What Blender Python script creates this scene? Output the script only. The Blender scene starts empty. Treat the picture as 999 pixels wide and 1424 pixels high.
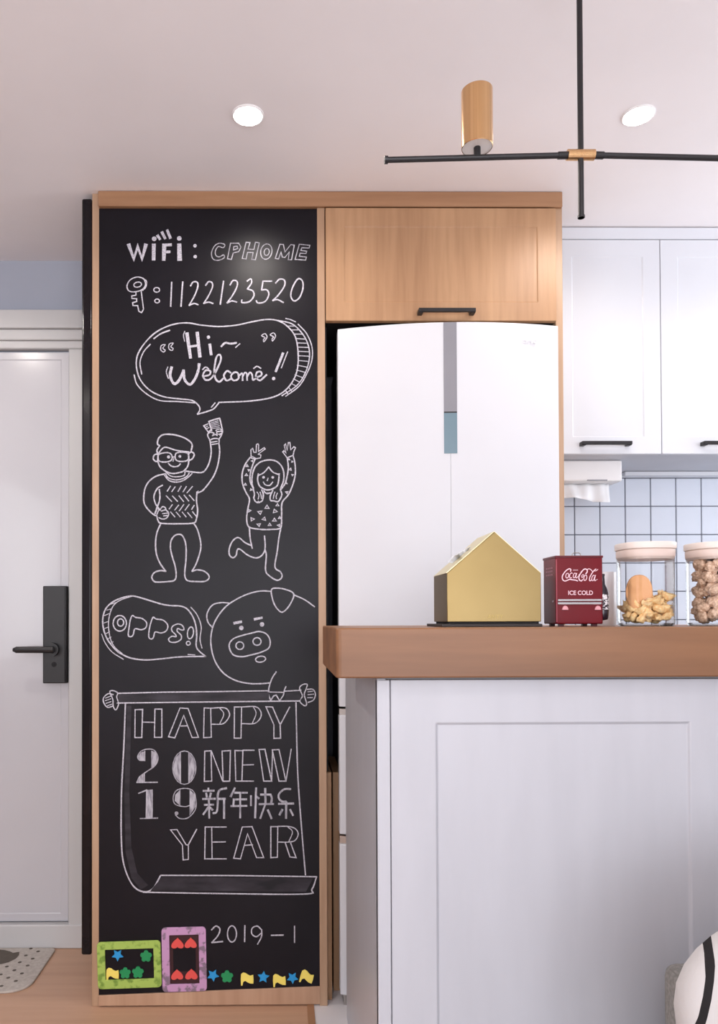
import bpy, bmesh, math, random
from mathutils import Vector, Matrix, Euler

random.seed(7)
SC = bpy.context.scene
COL = SC.collection

# ------------------------------------------------------------------ camera
FPX, PX, PY = 1035.5, 398.6, 846.2          # focal length and optical centre in pixels of the 999 x 1424 frame
EYE = Vector((0.0, 0.0, 1.13))
CR = (Matrix.Rotation(-0.00877, 3, 'Z') @ Matrix.Rotation(math.radians(90) + 0.0135, 3, 'X')
      @ Matrix.Rotation(-0.00303, 3, 'Z'))
cd = bpy.data.cameras.new('camera')
cam = bpy.data.objects.new('camera', cd)
COL.objects.link(cam)
cam.matrix_world = Matrix.Translation(EYE) @ CR.to_4x4()
cd.sensor_fit = 'VERTICAL'
cd.sensor_height = 36.0
cd.lens = 36.0 * FPX / 1424
cd.shift_x = (499.5 - PX) / 1424
cd.shift_y = (PY - 712) / 1424
cd.clip_start = 0.05
SC.camera = cam

# ------------------------------------------------------------------ world, lights, exposure
w = bpy.data.worlds.new('world')
SC.world = w
w.use_nodes = True
w.node_tree.nodes['Background'].inputs[0].default_value = (0.80, 0.86, 1.0, 1)
w.node_tree.nodes['Background'].inputs[1].default_value = 1.0
SC.view_settings.view_transform = 'Standard'
SC.view_settings.look = 'None'
SC.view_settings.gamma = 1.0
SC.view_settings.exposure = 0.0
SC.cycles.max_bounces = 8
SC.cycles.transparent_max_bounces = 16
SC.cycles.caustics_reflective = False
SC.cycles.caustics_refractive = False


def area(name, loc, rot, sx, sy, power, color):
    d = bpy.data.lights.new(name, 'AREA')
    d.shape = 'RECTANGLE'
    d.size, d.size_y, d.energy, d.color = sx, sy, power, color
    o = bpy.data.objects.new(name, d)
    o.location, o.rotation_euler = loc, rot
    COL.objects.link(o)
    return o


CEIL = 2.391
# daylight through the balcony window behind the camera, and through the kitchen window on the right
area('window_daylight', (0.3, -2.93, 1.35), (math.radians(118), 0, 0), 2.9, 1.9, 102, (0.95, 0.96, 1.0))
area('kitchen_daylight', (2.52, 1.9, 1.55), (0, math.radians(90), 0), 1.1, 0.8, 18, (0.86, 0.93, 1.0))

area('side_fill', (-2.04, -0.9, 1.5), (0, math.radians(-90), 0), 1.3, 1.5, 34, (0.95, 0.97, 1.0))  # unseen fill light added to brighten the island's left end


def downlamp(x, y, power):
    d = bpy.data.lights.new('downlight_lamp', 'SPOT')
    d.energy, d.color, d.spot_size, d.spot_blend, d.shadow_soft_size = power, (1.0, 0.93, 0.86), math.radians(164), 0.6, 0.035
    o = bpy.data.objects.new('downlight_lamp', d)
    o.location = (x, y, CEIL - 0.02)
    COL.objects.link(o)


# ------------------------------------------------------------------ pixel to place


def ray(px, py):
    return CR @ Vector((px - PX, PY - py, -FPX))


def at(px, py, Y):
    d = ray(px, py)
    return EYE + d * (Y / d.y)


def at_z(px, py, z):
    d = ray(px, py)
    return EYE + d * ((z - EYE.z) / d.z)


def X(px, py, Y):
    return at(px, py, Y).x


def Z(px, py, Y):
    return at(px, py, Y).z


# ------------------------------------------------------------------ materials


def lin(c):
    return tuple(((v / 255) / 12.92 if v / 255 <= 0.04045 else ((v / 255 + 0.055) / 1.055) ** 2.4) for v in c) + (1,)


MATS = {}


def mat(name, rgb, rough=0.5, metal=0.0, rgb2=None, nscale=8.0, stretch=(1, 1, 1), bump=0.0, coat=0.0, detail=4.0,
        lo=0.35, hi=0.65, spec=None, bdist=0.002, emit=None):
    if name in MATS:
        return MATS[name]
    m = bpy.data.materials.new(name)
    m.use_nodes = True
    nt = m.node_tree
    b = nt.nodes['Principled BSDF']
    b.inputs['Roughness'].default_value = rough
    b.inputs['Metallic'].default_value = metal
    b.inputs['Coat Weight'].default_value = coat
    if spec is not None:
        b.inputs['Specular IOR Level'].default_value = spec
    tc = nt.nodes.new('ShaderNodeTexCoord')
    mp = nt.nodes.new('ShaderNodeMapping')
    mp.inputs['Scale'].default_value = stretch
    nt.links.new(tc.outputs['Object'], mp.inputs[0])
    ns = nt.nodes.new('ShaderNodeTexNoise')
    ns.inputs['Scale'].default_value = nscale
    ns.inputs['Detail'].default_value = detail
    nt.links.new(mp.outputs[0], ns.inputs['Vector'])
    cr = nt.nodes.new('ShaderNodeValToRGB')
    cr.color_ramp.elements[0].position = lo
    cr.color_ramp.elements[1].position = hi
    if rgb2 is None:
        rgb2 = tuple(max(0, v - 4) for v in rgb)
    cr.color_ramp.elements[0].color = lin(rgb2)
    cr.color_ramp.elements[1].color = lin(rgb)
    nt.links.new(ns.outputs[0], cr.inputs[0])
    nt.links.new(cr.outputs[0], b.inputs['Base Color'])
    if emit:
        b.inputs['Emission Color'].default_value = lin(emit[0])
        b.inputs['Emission Strength'].default_value = emit[1]
    if bump:
        bp = nt.nodes.new('ShaderNodeBump')
        bp.inputs['Strength'].default_value = bump
        bp.inputs['Distance'].default_value = bdist
        nt.links.new(ns.outputs[0], bp.inputs['Height'])
        nt.links.new(bp.outputs[0], b.inputs['Normal'])
    MATS[name] = m
    return m


def wood(name, c1, c2, axis, scale=9.0, rough=0.45, bump=0.12):
    """streaky grain running along one axis, with a slow change of tone"""
    if name in MATS:
        return MATS[name]
    st = [1.0, 1.0, 1.0]
    st['xyz'.index(axis)] = 0.07
    m = mat(name, c1, rough, 0, c2, scale, tuple(st), bump, 0, 7.0, 0.3, 0.7)
    nt = m.node_tree
    b = nt.nodes['Principled BSDF']
    cr = [n for n in nt.nodes if n.type == 'VALTORGB'][0]
    mp = [n for n in nt.nodes if n.type == 'MAPPING'][0]
    n2 = nt.nodes.new('ShaderNodeTexNoise')
    n2.inputs['Scale'].default_value = scale * 7
    n2.inputs['Detail'].default_value = 5
    nt.links.new(mp.outputs[0], n2.inputs['Vector'])
    mx = nt.nodes.new('ShaderNodeMix')
    mx.data_type = 'RGBA'
    mx.blend_type = 'MULTIPLY'
    mx.inputs[0].default_value = 1.0
    rp = nt.nodes.new('ShaderNodeValToRGB')
    rp.color_ramp.elements[0].position = 0.3
    rp.color_ramp.elements[1].position = 0.62
    rp.color_ramp.elements[0].color = (0.86, 0.83, 0.80, 1)
    rp.color_ramp.elements[1].color = (1, 1, 1, 1)
    nt.links.new(n2.outputs[0], rp.inputs[0])
    nt.links.new(cr.outputs[0], mx.inputs[6])
    nt.links.new(rp.outputs[0], mx.inputs[7])
    nt.links.new(mx.outputs[2], b.inputs['Base Color'])
    return m


def glass_mat(name, tint=(1, 1, 1, 1), refl=0.9):
    m = bpy.data.materials.new(name)
    m.use_nodes = True
    nt = m.node_tree
    nt.nodes.clear()
    out = nt.nodes.new('ShaderNodeOutputMaterial')
    mix = nt.nodes.new('ShaderNodeMixShader')
    tr = nt.nodes.new('ShaderNodeBsdfTransparent')
    tr.inputs[0].default_value = tint
    gl = nt.nodes.new('ShaderNodeBsdfGlossy')
    gl.inputs['Roughness'].default_value = 0.04
    lw = nt.nodes.new('ShaderNodeLayerWeight')
    lw.inputs[0].default_value = 0.2
    ml = nt.nodes.new('ShaderNodeMath')
    ml.operation = 'MULTIPLY'
    ml.inputs[1].default_value = refl
    nt.links.new(lw.outputs['Fresnel'], ml.inputs[0])
    nt.links.new(ml.outputs[0], mix.inputs[0])
    nt.links.new(tr.outputs[0], mix.inputs[1])
    nt.links.new(gl.outputs[0], mix.inputs[2])
    nt.links.new(mix.outputs[0], out.inputs[0])
    return m


M_CEIL = mat('ceiling_paint', (243, 238, 239), 0.9, nscale=3)
M_WALL = mat('white_wall_paint', (205, 202, 203), 0.9, nscale=3)
M_BLUE = mat('blue_grey_wall_paint', (172, 177, 190), 0.9, nscale=3)
M_DOOR = mat('door_lacquer', (194, 193, 198), 0.22, nscale=2, coat=0.2)
M_CASE = mat('door_casing_lacquer', (198, 197, 197), 0.4, nscale=2)
M_WHITE = mat('white_cabinet_lacquer', (190, 191, 198), 0.35, nscale=3, bump=0.0, stretch=(6, 6, 1))
M_UPPER = mat('white_upper_cabinet_lacquer', (216, 218, 224), 0.3, nscale=3)
M_OAK_V = wood('oak_vertical_grain', (188, 148, 111), (166, 126, 92), 'z')
M_OAK_H = wood('oak_horizontal_grain', (172, 130, 96), (150, 110, 80), 'x')
M_OAK_PALE = wood('oak_pale_edge', (190, 158, 130), (170, 136, 108), 'z')
M_OAK_LOW = wood('oak_plinth', (200, 164, 136), (176, 138, 112), 'z', 6)
M_TOP = wood('worktop_timber', (170, 121, 82), (116, 78, 50), 'x', 6, 0.42)
M_FLOOR = wood('laminate_floor', (206, 166, 138), (186, 146, 118), 'x', 3, 0.35, 0.03)
M_STONE = mat('grey_floor_tile', (232, 228, 230), 0.35, nscale=6)
M_BOARD = mat('blackboard_surface', (21, 18, 25), 0.38, 0, (17, 14, 20), 5, spec=0.2)
M_BLACK = mat('black_metal', (25, 22, 25), 0.4, nscale=20)
M_GLOSSBLACK = mat('glossy_black', (24, 20, 24), 0.15, nscale=4, spec=0.25)
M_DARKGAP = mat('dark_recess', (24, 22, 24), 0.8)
M_CHALK = mat('chalk_line', (198, 195, 204), 0.95, 0, (144, 141, 151), 260, detail=3, lo=0.3, hi=0.55, spec=0.1)
M_CHALKFILL = mat('chalk_fill', (184, 182, 190), 0.95, 0, (122, 119, 128), 150, (1, 1, 0.25), detail=3, lo=0.3, hi=0.6, spec=0.1)
M_DUST = mat('chalk_dust', (60, 56, 64), 0.5, 0, (24, 21, 27), 30, (0.3, 1, 1), detail=5, lo=0.35, hi=0.75, spec=0.28)
M_FRIDGE = mat('fridge_white_glass', (214, 215, 220), 0.42, nscale=2)
M_SLOT = mat('fridge_slot_grey', (138, 137, 144), 0.3, nscale=10)
M_SLOT2 = mat('fridge_slot_blue_grey', (112, 136, 148), 0.25, nscale=10)
M_ALU = mat('satin_metal', (176, 170, 166), 0.3, 0.8, nscale=10)
M_BRASS = mat('brushed_brass', (146, 126, 86), 0.38, 1.0, (132, 112, 74), 3)
M_BRASSLAMP = mat('lamp_brass', (226, 184, 136), 0.22, 1.0, (214, 170, 120), 40, (4, 4, 0.02))
M_PALEMETAL = mat('lamp_white_underside', (240, 234, 230), 0.5)
M_RED = mat('red_enamel', (112, 6, 24), 0.3, 0, (102, 5, 20), 6, spec=0.3)
M_DKRED = mat('red_enamel_side', (80, 14, 26), 0.3)
M_PINKPRINT = mat('white_print', (244, 206, 216), 0.5)
M_CHROME = mat('chrome', (230, 226, 228), 0.15, 0.9)
M_BOTTLE = mat('dark_bottle', (36, 24, 36), 0.2)
M_TILE = mat('glazed_tile', (212, 217, 228), 0.18, nscale=5)
M_GROUT = mat('dark_grout', (122, 124, 134), 0.9)
M_LID = mat('cream_lid', (236, 224, 216), 0.4)
M_GLASS = glass_mat('clear_jar_glass', (0.985, 0.99, 0.99, 1), 0.8)
M_WINGLASS = glass_mat('window_glass', (1, 1, 1, 1), 0.3)
M_PAPER = mat('white_paper', (238, 238, 240), 0.8)
M_PLASTIC = mat('white_plastic', (238, 236, 236), 0.4)
M_CERAMIC = mat('white_ceramic', (236, 232, 236), 0.25)
M_MAT = mat('beige_mat_felt', (196, 188, 180), 0.95, 0, (180, 171, 163), 90, bump=0.4)
M_MATDOT = mat('brown_mat_print', (98, 90, 82), 0.95, nscale=60)
M_SOFA = mat('grey_woven_fabric', (150, 146, 140), 0.95, 0, (128, 125, 120), 160, bump=0.4)
M_LAMPGLOW = mat('downlight_diffuser', (255, 250, 244), 0.5, emit=((255, 248, 240), 14.0))

# ------------------------------------------------------------------ object helpers


def empty(name, label, cat, loc, group=None):
    o = bpy.data.objects.new(name, None)
    o.empty_display_size = 0.05
    o.location = loc
    COL.objects.link(o)
    tag(o, label, cat, group)
    return o


def tag(o, label=None, cat=None, group=None, kind=None):
    if label:
        o['label'] = label
    if cat:
        o['category'] = cat
    if group:
        o['group'] = group
    if kind:
        o['kind'] = kind
    return o


def wloc(o):
    v = Vector((0, 0, 0))
    while o is not None:
        v += Vector(o.location)
        o = o.parent
    return v


def obj(name, bm, material, parent=None, smooth=False, bevel=0.0, seg=2, origin=None, label=None, flip=True):
    """bm is in world metres; the object hangs under parent"""
    base = wloc(parent) if parent else Vector((0, 0, 0))
    loc = Vector(origin) - base if origin is not None else Vector((0, 0, 0))
    bmesh.ops.translate(bm, verts=bm.verts, vec=-(base + loc))
    if flip:
        bmesh.ops.recalc_face_normals(bm, faces=bm.faces)
    me = bpy.data.meshes.new(name)
    bm.to_mesh(me)
    bm.free()
    me.materials.append(material)
    o = bpy.data.objects.new(name, me)
    COL.objects.link(o)
    o.location = loc
    if parent:
        o.parent = parent
    if smooth:
        me.shade_smooth()
    if bevel:
        md = o.modifiers.new('bevel', 'BEVEL')
        md.width, md.segments, md.limit_method = bevel, seg, 'ANGLE'
        md.angle_limit = math.radians(40)
        if seg > 1:
            me.shade_smooth()
            me.set_sharp_from_angle(angle=math.radians(40)) if not smooth else None
            md.harden_normals = False
    if label:
        o['label'] = label
    return o


def struct(name, bm, m, label=None, **k):
    o = obj(name, bm, m, **k)
    o['kind'] = 'structure'
    if label:
        o['label'] = label
    return o


def box(bm, x0, x1, y0, y1, z0, z1):
    vs = [bm.verts.new((x, y, z)) for x in (x0, x1) for y in (y0, y1) for z in (z0, z1)]
    for f in ((0, 1, 3, 2), (4, 6, 7, 5), (0, 4, 5, 1), (2, 3, 7, 6), (0, 2, 6, 4), (1, 5, 7, 3)):
        bm.faces.new([vs[i] for i in f])
    return vs


def bx(*a):
    bm = bmesh.new()
    box(bm, *a)
    return bm


def tube(bm, pts, r, n=10, cap=True):
    pts = [Vector(p) for p in pts]
    rings = []
    up = Vector((0, 0, 1))
    for i, p in enumerate(pts):
        d = (pts[min(i + 1, len(pts) - 1)] - pts[max(i - 1, 0)]).normalized()
        a = d.cross(up)
        if a.length < 0.05:
            a = d.cross(Vector((1, 0, 0)))
        a.normalize()
        b = d.cross(a).normalized()
        rr = r[i] if isinstance(r, (list, tuple)) else r
        rings.append([bm.verts.new(p + (a * math.cos(t) + b * math.sin(t)) * rr) for t in [2 * math.pi * k / n for k in range(n)]])
    for i in range(len(rings) - 1):
        for k in range(n):
            bm.faces.new((rings[i][k], rings[i][(k + 1) % n], rings[i + 1][(k + 1) % n], rings[i + 1][k]))
    if cap:
        bm.faces.new(rings[0])
        bm.faces.new(rings[-1][::-1])


def lathe(bm, c, prof, n=32, power=2.0, cap0=True, cap1=True):
    """prof: (radius, z) from c; power > 2 gives a rounded-square section"""
    rings = []
    for r, z in prof:
        ring = []
        for k in range(n):
            t = 2 * math.pi * k / n
            ct, s = math.cos(t), math.sin(t)
            q = (abs(ct) ** power + abs(s) ** power) ** (-1.0 / power)
            ring.append(bm.verts.new((c[0] + r * q * ct, c[1] + r * q * s, c[2] + z)))
        rings.append(ring)
    for i in range(len(rings) - 1):
        for k in range(n):
            bm.faces.new((rings[i][k], rings[i][(k + 1) % n], rings[i + 1][(k + 1) % n], rings[i + 1][k]))
    if cap0:
        bm.faces.new(rings[0][::-1])
    if cap1:
        bm.faces.new(rings[-1])


def plate(bm, pts, y0, y1):
    """prism from an outline in X/Z, between two depths"""
    a = [bm.verts.new((p[0], y0, p[1])) for p in pts]
    b = [bm.verts.new((p[0], y1, p[1])) for p in pts]
    n = len(pts)
    bm.faces.new(a)
    bm.faces.new(b[::-1])
    for i in range(n):
        bm.faces.new((a[i], b[i], b[(i + 1) % n], a[(i + 1) % n]))


def shaker(x0, x1, z0, z1, y, t=0.02, fr=0.06, rec=0.004, rails=None):
    """a door slab whose front (towards -Y) has a recessed centre panel; rails = left, right, bottom, top widths"""
    bm = bmesh.new()
    l, r, b, tp = rails or (fr, fr, fr, fr)
    box_v = box(bm, x0, x1, y, y + t, z0, z1)
    ff = [f for f in bm.faces if all(abs(v.co.y - y) < 1e-6 for v in f.verts)][0]
    bm.faces.remove(ff)
    o = [(x0, z0), (x1, z0), (x1, z1), (x0, z1)]
    i1 = [(x0 + l, z0 + b), (x1 - r, z0 + b), (x1 - r, z1 - tp), (x0 + l, z1 - tp)]
    c = rec * 0.8
    i2 = [(x0 + l + c, z0 + b + c), (x1 - r - c, z0 + b + c), (x1 - r - c, z1 - tp - c), (x0 + l + c, z1 - tp - c)]
    vo = []
    for p in o:
        vo.append(min((v for v in box_v if abs(v.co.y - y) < 1e-6), key=lambda v: abs(v.co.x - p[0]) + abs(v.co.z - p[1])))
    v1 = [bm.verts.new((p[0], y, p[1])) for p in i1]
    v2 = [bm.verts.new((p[0], y + rec, p[1])) for p in i2]
    for k in range(4):
        j = (k + 1) % 4
        bm.faces.new((vo[k], vo[j], v1[j], v1[k]))
        bm.faces.new((v1[k], v1[j], v2[j], v2[k]))
    bm.faces.new(v2)
    return bm


def bar_handle(x0, x1, z, y, r=0.006, out=0.025):
    """black arched bar pull on a door front at depth y"""
    bm = bmesh.new()
    w = 0.005
    box(bm, x0, x1, y - out, y - out + 0.010, z - r, z + r)
    for a, b in ((x0, x0 + 0.014), (x1 - 0.014, x1)):
        box(bm, a, b, y - out + 0.004, y + 0.0005, z - r * 1.3, z + r)
    return bm


# ------------------------------------------------------------------ the setting
YC = 2.19          # front plane of the oak cabinet
YD = 2.61          # entrance door wall
YB = 2.71          # tiled kitchen wall
XL, XR, YF = -2.1, 2.6, -3.0
XFL = at_z(433, 1412, 0).x        # where the laminate meets the kitchen tiles

struct('floor', bx(XL, XFL - 0.01, YF, YB + 0.1, -0.05, 0), M_FLOOR, 'pale wood laminate floor of the hallway')
struct('floor_kitchen', bx(XFL + 0.01, XR, YF, YB + 0.1, -0.05, 0), M_STONE, 'light grey kitchen floor tile')
struct('trim_1', bx(XFL - 0.01, XFL + 0.01, YF, YB, -0.05, 0.003), mat('brown_threshold', (168, 124, 92), 0.5), 'brown strip where laminate meets tile')
struct('ceiling', bx(XL - .1, XR + .1, YF - .1, YB + .1, CEIL, CEIL + 0.06), M_CEIL, 'plain white ceiling')
bm = bmesh.new()          # the left wall; its unseen window opening is added for the side fill
box(bm, XL - .1, XL, YF, -1.7, 0, CEIL)
box(bm, XL - .1, XL, -1.7, -0.1, 0, 0.8)
box(bm, XL - .1, XL, -1.7, -0.1, 2.2, CEIL)
box(bm, XL - .1, XL, -0.1, YB, 0, CEIL)
struct('wall_left', bm, M_WALL)
bm = bmesh.new()
for a, b in ((-1.7, -1.65), (-.15, -.1), (-.925, -.875)):
    box(bm, XL - .07, XL - .02, a, b, 0.8, 2.2)
for a, b in ((0.8, 0.85), (2.15, 2.2)):
    box(bm, XL - .07, XL - .02, -1.7, -0.1, a, b)
wf = struct('side_fill_window', bm, M_PLASTIC, 'unseen white framed window added for the side fill light')
obj('pane', bx(XL - .05, XL - .045, -1.65, -.15, .85, 2.15), M_WINGLASS, wf)
bm = bmesh.new()          # the right wall with the kitchen window opening
box(bm, XR, XR + .1, YF, 1.3, 0, CEIL)
box(bm, XR, XR + .1, 1.3, 2.5, 0, 1.1)
box(bm, XR, XR + .1, 1.3, 2.5, 2.0, CEIL)
box(bm, XR, XR + .1, 2.5, YB + .1, 0, CEIL)
struct('wall_right', bm, M_WALL)
bm = bmesh.new()          # the wall behind the camera with the balcony window opening
box(bm, XL, -1.2, YF - .1, YF, 0, CEIL)
box(bm, 1.8, XR, YF - .1, YF, 0, CEIL)
box(bm, -1.2, 1.8, YF - .1, YF, 0, 0.35)
box(bm, -1.2, 1.8, YF - .1, YF, 2.3, CEIL)
struct('wall_front', bm, M_WALL)
for nm, fr in (('window_1', (-1.2, 1.8, 0.35, 2.3)),):
    bm = bmesh.new()
    x0, x1, z0, z1 = fr
    for a, b in ((x0, x0 + .05), (x1 - .05, x1), (0.275, 0.325)):
        box(bm, a, b, YF - .07, YF - .02, z0, z1)
    box(bm, x0, x1, YF - .07, YF - .02, z0, z0 + .05)
    box(bm, x0, x1, YF - .07, YF - .02, z1 - .05, z1)
    wf = struct(nm, bm, M_PLASTIC, 'white framed balcony window')
    obj('pane', bx(x0 + .05, x1 - .05, YF - .05, YF - .045, z0 + .05, z1 - .05), M_WINGLASS, wf)
bm = bmesh.new()
for a, b in ((1.3, 1.34), (2.46, 2.5)):
    box(bm, XR + .02, XR + .07, a, b, 1.1, 2.0)
for a, b in ((1.1, 1.14), (1.96, 2.0)):
    box(bm, XR + .02, XR + .07, 1.3, 2.5, a, b)
wf = struct('window_2', bm, M_PLASTIC, 'white framed kitchen window')
obj('pane', bx(XR + .045, XR + .05, 1.34, 2.46, 1.14, 1.96), M_WINGLASS, wf)

XJ = -0.57        # where the door wall stops behind the oak cabinet
struct('wall_hall', bx(XL, XJ, YD, YB + .1, 0, CEIL), M_BLUE, 'blue grey wall above the white entrance door')
wk = struct('wall_kitchen', bx(XJ, XR, YB, YB + .1, 0, CEIL), M_GROUT, 'kitchen wall of small white square tiles with dark joints')
# glazed tiles, one object each
TP, TZ, GAP = 0.0932, 0.1037, 0.0034
tx0, tz0 = X(834, 740, YB), Z(850, 704.5, YB)
tb = bx(-TP / 2 + GAP / 2, TP / 2 - GAP / 2, -0.006, 0.0, -TZ / 2 + GAP / 2, TZ / 2 - GAP / 2)
tp = obj('tile', tb, M_TILE, bevel=0.0015, seg=1)
tile_me = tp.data
bpy.data.objects.remove(tp)
ztop_tile = Z(850, 656.5, YB)
for i in range(-2, 14):
    for j in range(-8, 2):
        x = tx0 + (i + 0.5) * TP
        z = tz0 + (j + 0.5) * TZ
        if x + TP / 2 > XR or x - TP / 2 < X(779, 740, YB) - .05:
            continue
        t = bpy.data.objects.new('tile', tile_me)
        COL.objects.link(t)
        t.parent = wk
        t.location = (x, YB, z)
        md = t.modifiers.new('bevel', 'BEVEL')
        md.width, md.segments = 0.0015, 1
# white plaster above the splashback, behind the cabinets
struct('trim_2', bx(X(785, 640, YB), XR, YB - .012, YB, tz0 + 1.5 * TZ + 0.0, CEIL), M_WALL, 'white strip between tiles and wall cabinets')

# entrance door (structure)
door = bpy.data.objects.new('door_1', None)
door.location = (X(94, 860, YD) - .45, YD, 0)
COL.objects.link(door)
tag(door, 'white entrance door with moulded casing on the left', kind='structure')
dxr = X(94.5, 860, YD - .02)
dxl = dxr - 0.92
zt, zb = Z(60, 491.5, YD), Z(60, 1279, YD)
xo = X(132, 860, YD)
YL = YD - 0.012     # leaf plane: just behind the casing faces
bm = shaker(dxl, dxr, zb, zt, YL, 0.03, 0.026, 0.0022)
obj('door_leaf', bm, M_DOOR, door, bevel=0.002)
bm = bmesh.new()
box(bm, dxr + .004, xo, YD - .03, YD, 0, zt + .006)
box(bm, dxl - .06, dxl - .004, YD - .03, YD, 0, zt + .006)
box(bm, dxl - .06, xo, YD - .03, YD, zt + .006, Z(60, 478, YD))
obj('door_jamb', bm, M_CASE, door, bevel=0.004)
obj('casing_moulding', bx(dxl - .08, xo, YD - .036, YD, Z(60, 478, YD), Z(60, 463, YD)), M_CASE, door, bevel=0.004)
obj('casing_head', bx(dxl - .1, xo, YD - .045, YD, Z(60, 463, YD), Z(60, 437.5, YD)), M_CASE, door, bevel=0.003)
obj('door_sill', bx(dxl - .06, xo, YD - .035, YD, 0, zb - 0.004), M_CASE, door, bevel=0.004)
x0, x1 = X(60.5, 860, YL - .02), X(94, 860, YL - .02)
z0, z1 = Z(77, 950, YL - .02), Z(77, 815, YL - .02)
lock = obj('lock_plate', bx(x0, x1, YL - .028, YL, z0, z1), M_BLACK, door, bevel=0.003, label='black lock plate')
obj('plate_edge', bx(x1 - .008, x1 - .001, YL - .031, YL - .02, z0 + .004, z1 - .004), M_GLOSSBLACK, lock, bevel=0.001)
hc = at(74, 903, YL - .03)
bm = bmesh.new()
tube(bm, [(hc.x, YL - .029, hc.z), (hc.x, YL - .05, hc.z)], 0.023, 20)
tube(bm, [(hc.x + .01, YL - .06, hc.z), (hc.x - .02, YL - .062, hc.z), (X(23, 902, YL - .06), YL - .062, hc.z), (X(18.5, 902, YL - .06), YL - .062, hc.z)], [0.0115, 0.0115, 0.0112, 0.006], 14)
tube(bm, [(hc.x, YL - .045, hc.z), (hc.x, YL - .062, hc.z)], 0.013, 14)
obj('lever_handle', bm, M_BLACK, lock, smooth=False, bevel=0.0)
kc = at(75, 924, YL - .03)
bm = bmesh.new()
tube(bm, [(kc.x, YL - .028, kc.z), (kc.x, YL - .0295, kc.z)], 0.009, 14)
box(bm, kc.x - .002, kc.x + .002, YL - .033, YL - .028, kc.z - .008, kc.z + .008)
obj('keyhole_cover', bm, M_GLOSSBLACK, lock)

# recessed downlights
DL = [(345, 160), (888, 160)]
dpos = [at_z(px, py, CEIL) for px, py in DL]
dlabels = ['round glowing recessed ceiling downlight above the blackboard', 'round glowing recessed ceiling downlight to the right of the pendant rod']


def make_downlight(p, label):
    t = empty('recessed_downlight', label, 'ceiling light', (p.x, p.y, CEIL), 'recessed downlights in the ceiling')
    bm = bmesh.new()
    lathe(bm, (p.x, p.y, CEIL), [(0.040, 0), (0.040, -0.002), (0.037, -0.004), (0.034, -0.0025), (0.034, 0)], 36)
    obj('trim_ring', bm, M_PLASTIC, t, smooth=False)
    bm = bmesh.new()
    lathe(bm, (p.x, p.y, CEIL), [(0.0335, 0), (0.0335, -0.0045), (0.02, -0.007), (0.001, -0.008)], 30)
    obj('diffuser', bm, M_LAMPGLOW, t, smooth=True)


for p, l in zip(dpos, dlabels):
    make_downlight(p, l)
    downlamp(p.x, p.y, 11)
for x, y, pw in ((-1.12, 1.86, 24), (0.35, 0.2, 8), (1.9, 1.86, 10), (-1.1, 0.2, 8), (1.7, 0.2, 8)):
    downlamp(x, y, pw)
    make_downlight(Vector((x, y, CEIL)), {-1.12: 'recessed ceiling downlight just inside the entrance door', 0.35: 'recessed ceiling downlight above the middle of the room',
                                          1.9: 'recessed ceiling downlight in front of the wall cabinets, right of the frame', -1.1: 'recessed ceiling downlight at the left of the room behind the viewer',
                                          1.7: 'recessed ceiling downlight over the sofa'}[x])

# ------------------------------------------------------------------ oak cabinet with blackboard
cab = empty('oak_cabinet', 'tall oak cabinet surround framing the blackboard and the white fridge', 'cabinet', (X(450, 1400, YC), YC, 0))
zc = CEIL
xA, xB, xC = X(137.5, 830, YC), X(443, 830, YC), X(453.5, 830, YC)
xR0, xR1 = X(774.5, 600, YC), X(784.5, 600, YC)
zTrim = Z(450, 290, YC)
zBT = Z(290, 1378, YC)              # bottom edge of the board
zPl = 0.004
fridge_left = X(470.5, 640, YC)
obj('side_panel', bx(X(127.5, 830, YC), xA, YC + .004, YD - .05, 0, zc), M_OAK_PALE, cab, bevel=0.001, seg=1)
obj('top_trim', bx(xA, X(780.5, 270, YC), YC - .012, YC + .02, zTrim, zc - .001), M_OAK_H, cab, bevel=0.0015, seg=1)
obj('centre_panel', bx(xB, xC, YC - .004, YB - .01, 0.0, zTrim), M_OAK_PALE, cab, bevel=0.001, seg=1)
obj('end_panel', bx(xR0, xR1, YC, YB - .01, 0.0, zc - .001), M_OAK_PALE, cab, bevel=0.001, seg=1)
zBL, zBR = Z(138, 1384, YC), Z(442, 1371.5, YC)      # the board's lower edge falls a little to the left
bm = bmesh.new()
plate(bm, [(xA, zPl), (xB + .0005, zPl), (xB + .0005, zBR), (xA, zBL)], YC - .003, YC + .02)
obj('plinth', bm, M_OAK_LOW, cab, bevel=0.001, seg=1)
obj('inner_lining', bx(xC, xC + .016, YC + .03, YC + .35, 0.0, Z(457, 1074, YC + .03)), M_OAK_V, cab, bevel=0.001, seg=1, label='short oak lining board beside the fridge')
obj('inner_lining', bx(xC + .024, fridge_left + .012, YC + .085, YC + .35, 0.0, Z(457, 1074, YC + .085)), M_OAK_V, cab, bevel=0.001, seg=1, label='second oak lining board, nearer the fridge')
obj('carcass_back', bx(xA + .02, xB, YD - .07, YD - .055, 0.0, zTrim), M_DARKGAP, cab)
obj('niche_lining', bx(xC, xC + .006, YC + .02, YB - .02, Z(457, 1074, YC), Z(457, 452, YC)), M_DARKGAP, cab, label='dark lining of the fridge niche')
# cupboard over the fridge
zD0, zD1 = Z(610, 449, YC), Z(610, 292, YC)
obj('cupboard_box', bx(xC, xR0, YC + .004, YB - .02, zD0 + .004, zTrim - .001), M_DARKGAP, cab)
d = obj('cupboard_door', shaker(xC + .002, xR0 - .003, zD0, zD1 - .003, YC - .016, 0.019, 0.055, 0.0022), M_OAK_V, cab, bevel=0.001, seg=1)
obj('handle', bar_handle(X(579, 433, YC), X(657, 433, YC), Z(618, 433, YC - .03), YC - .016, 0.0055, 0.028), M_BLACK, d, bevel=0.0015, label='black bar handle')

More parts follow.
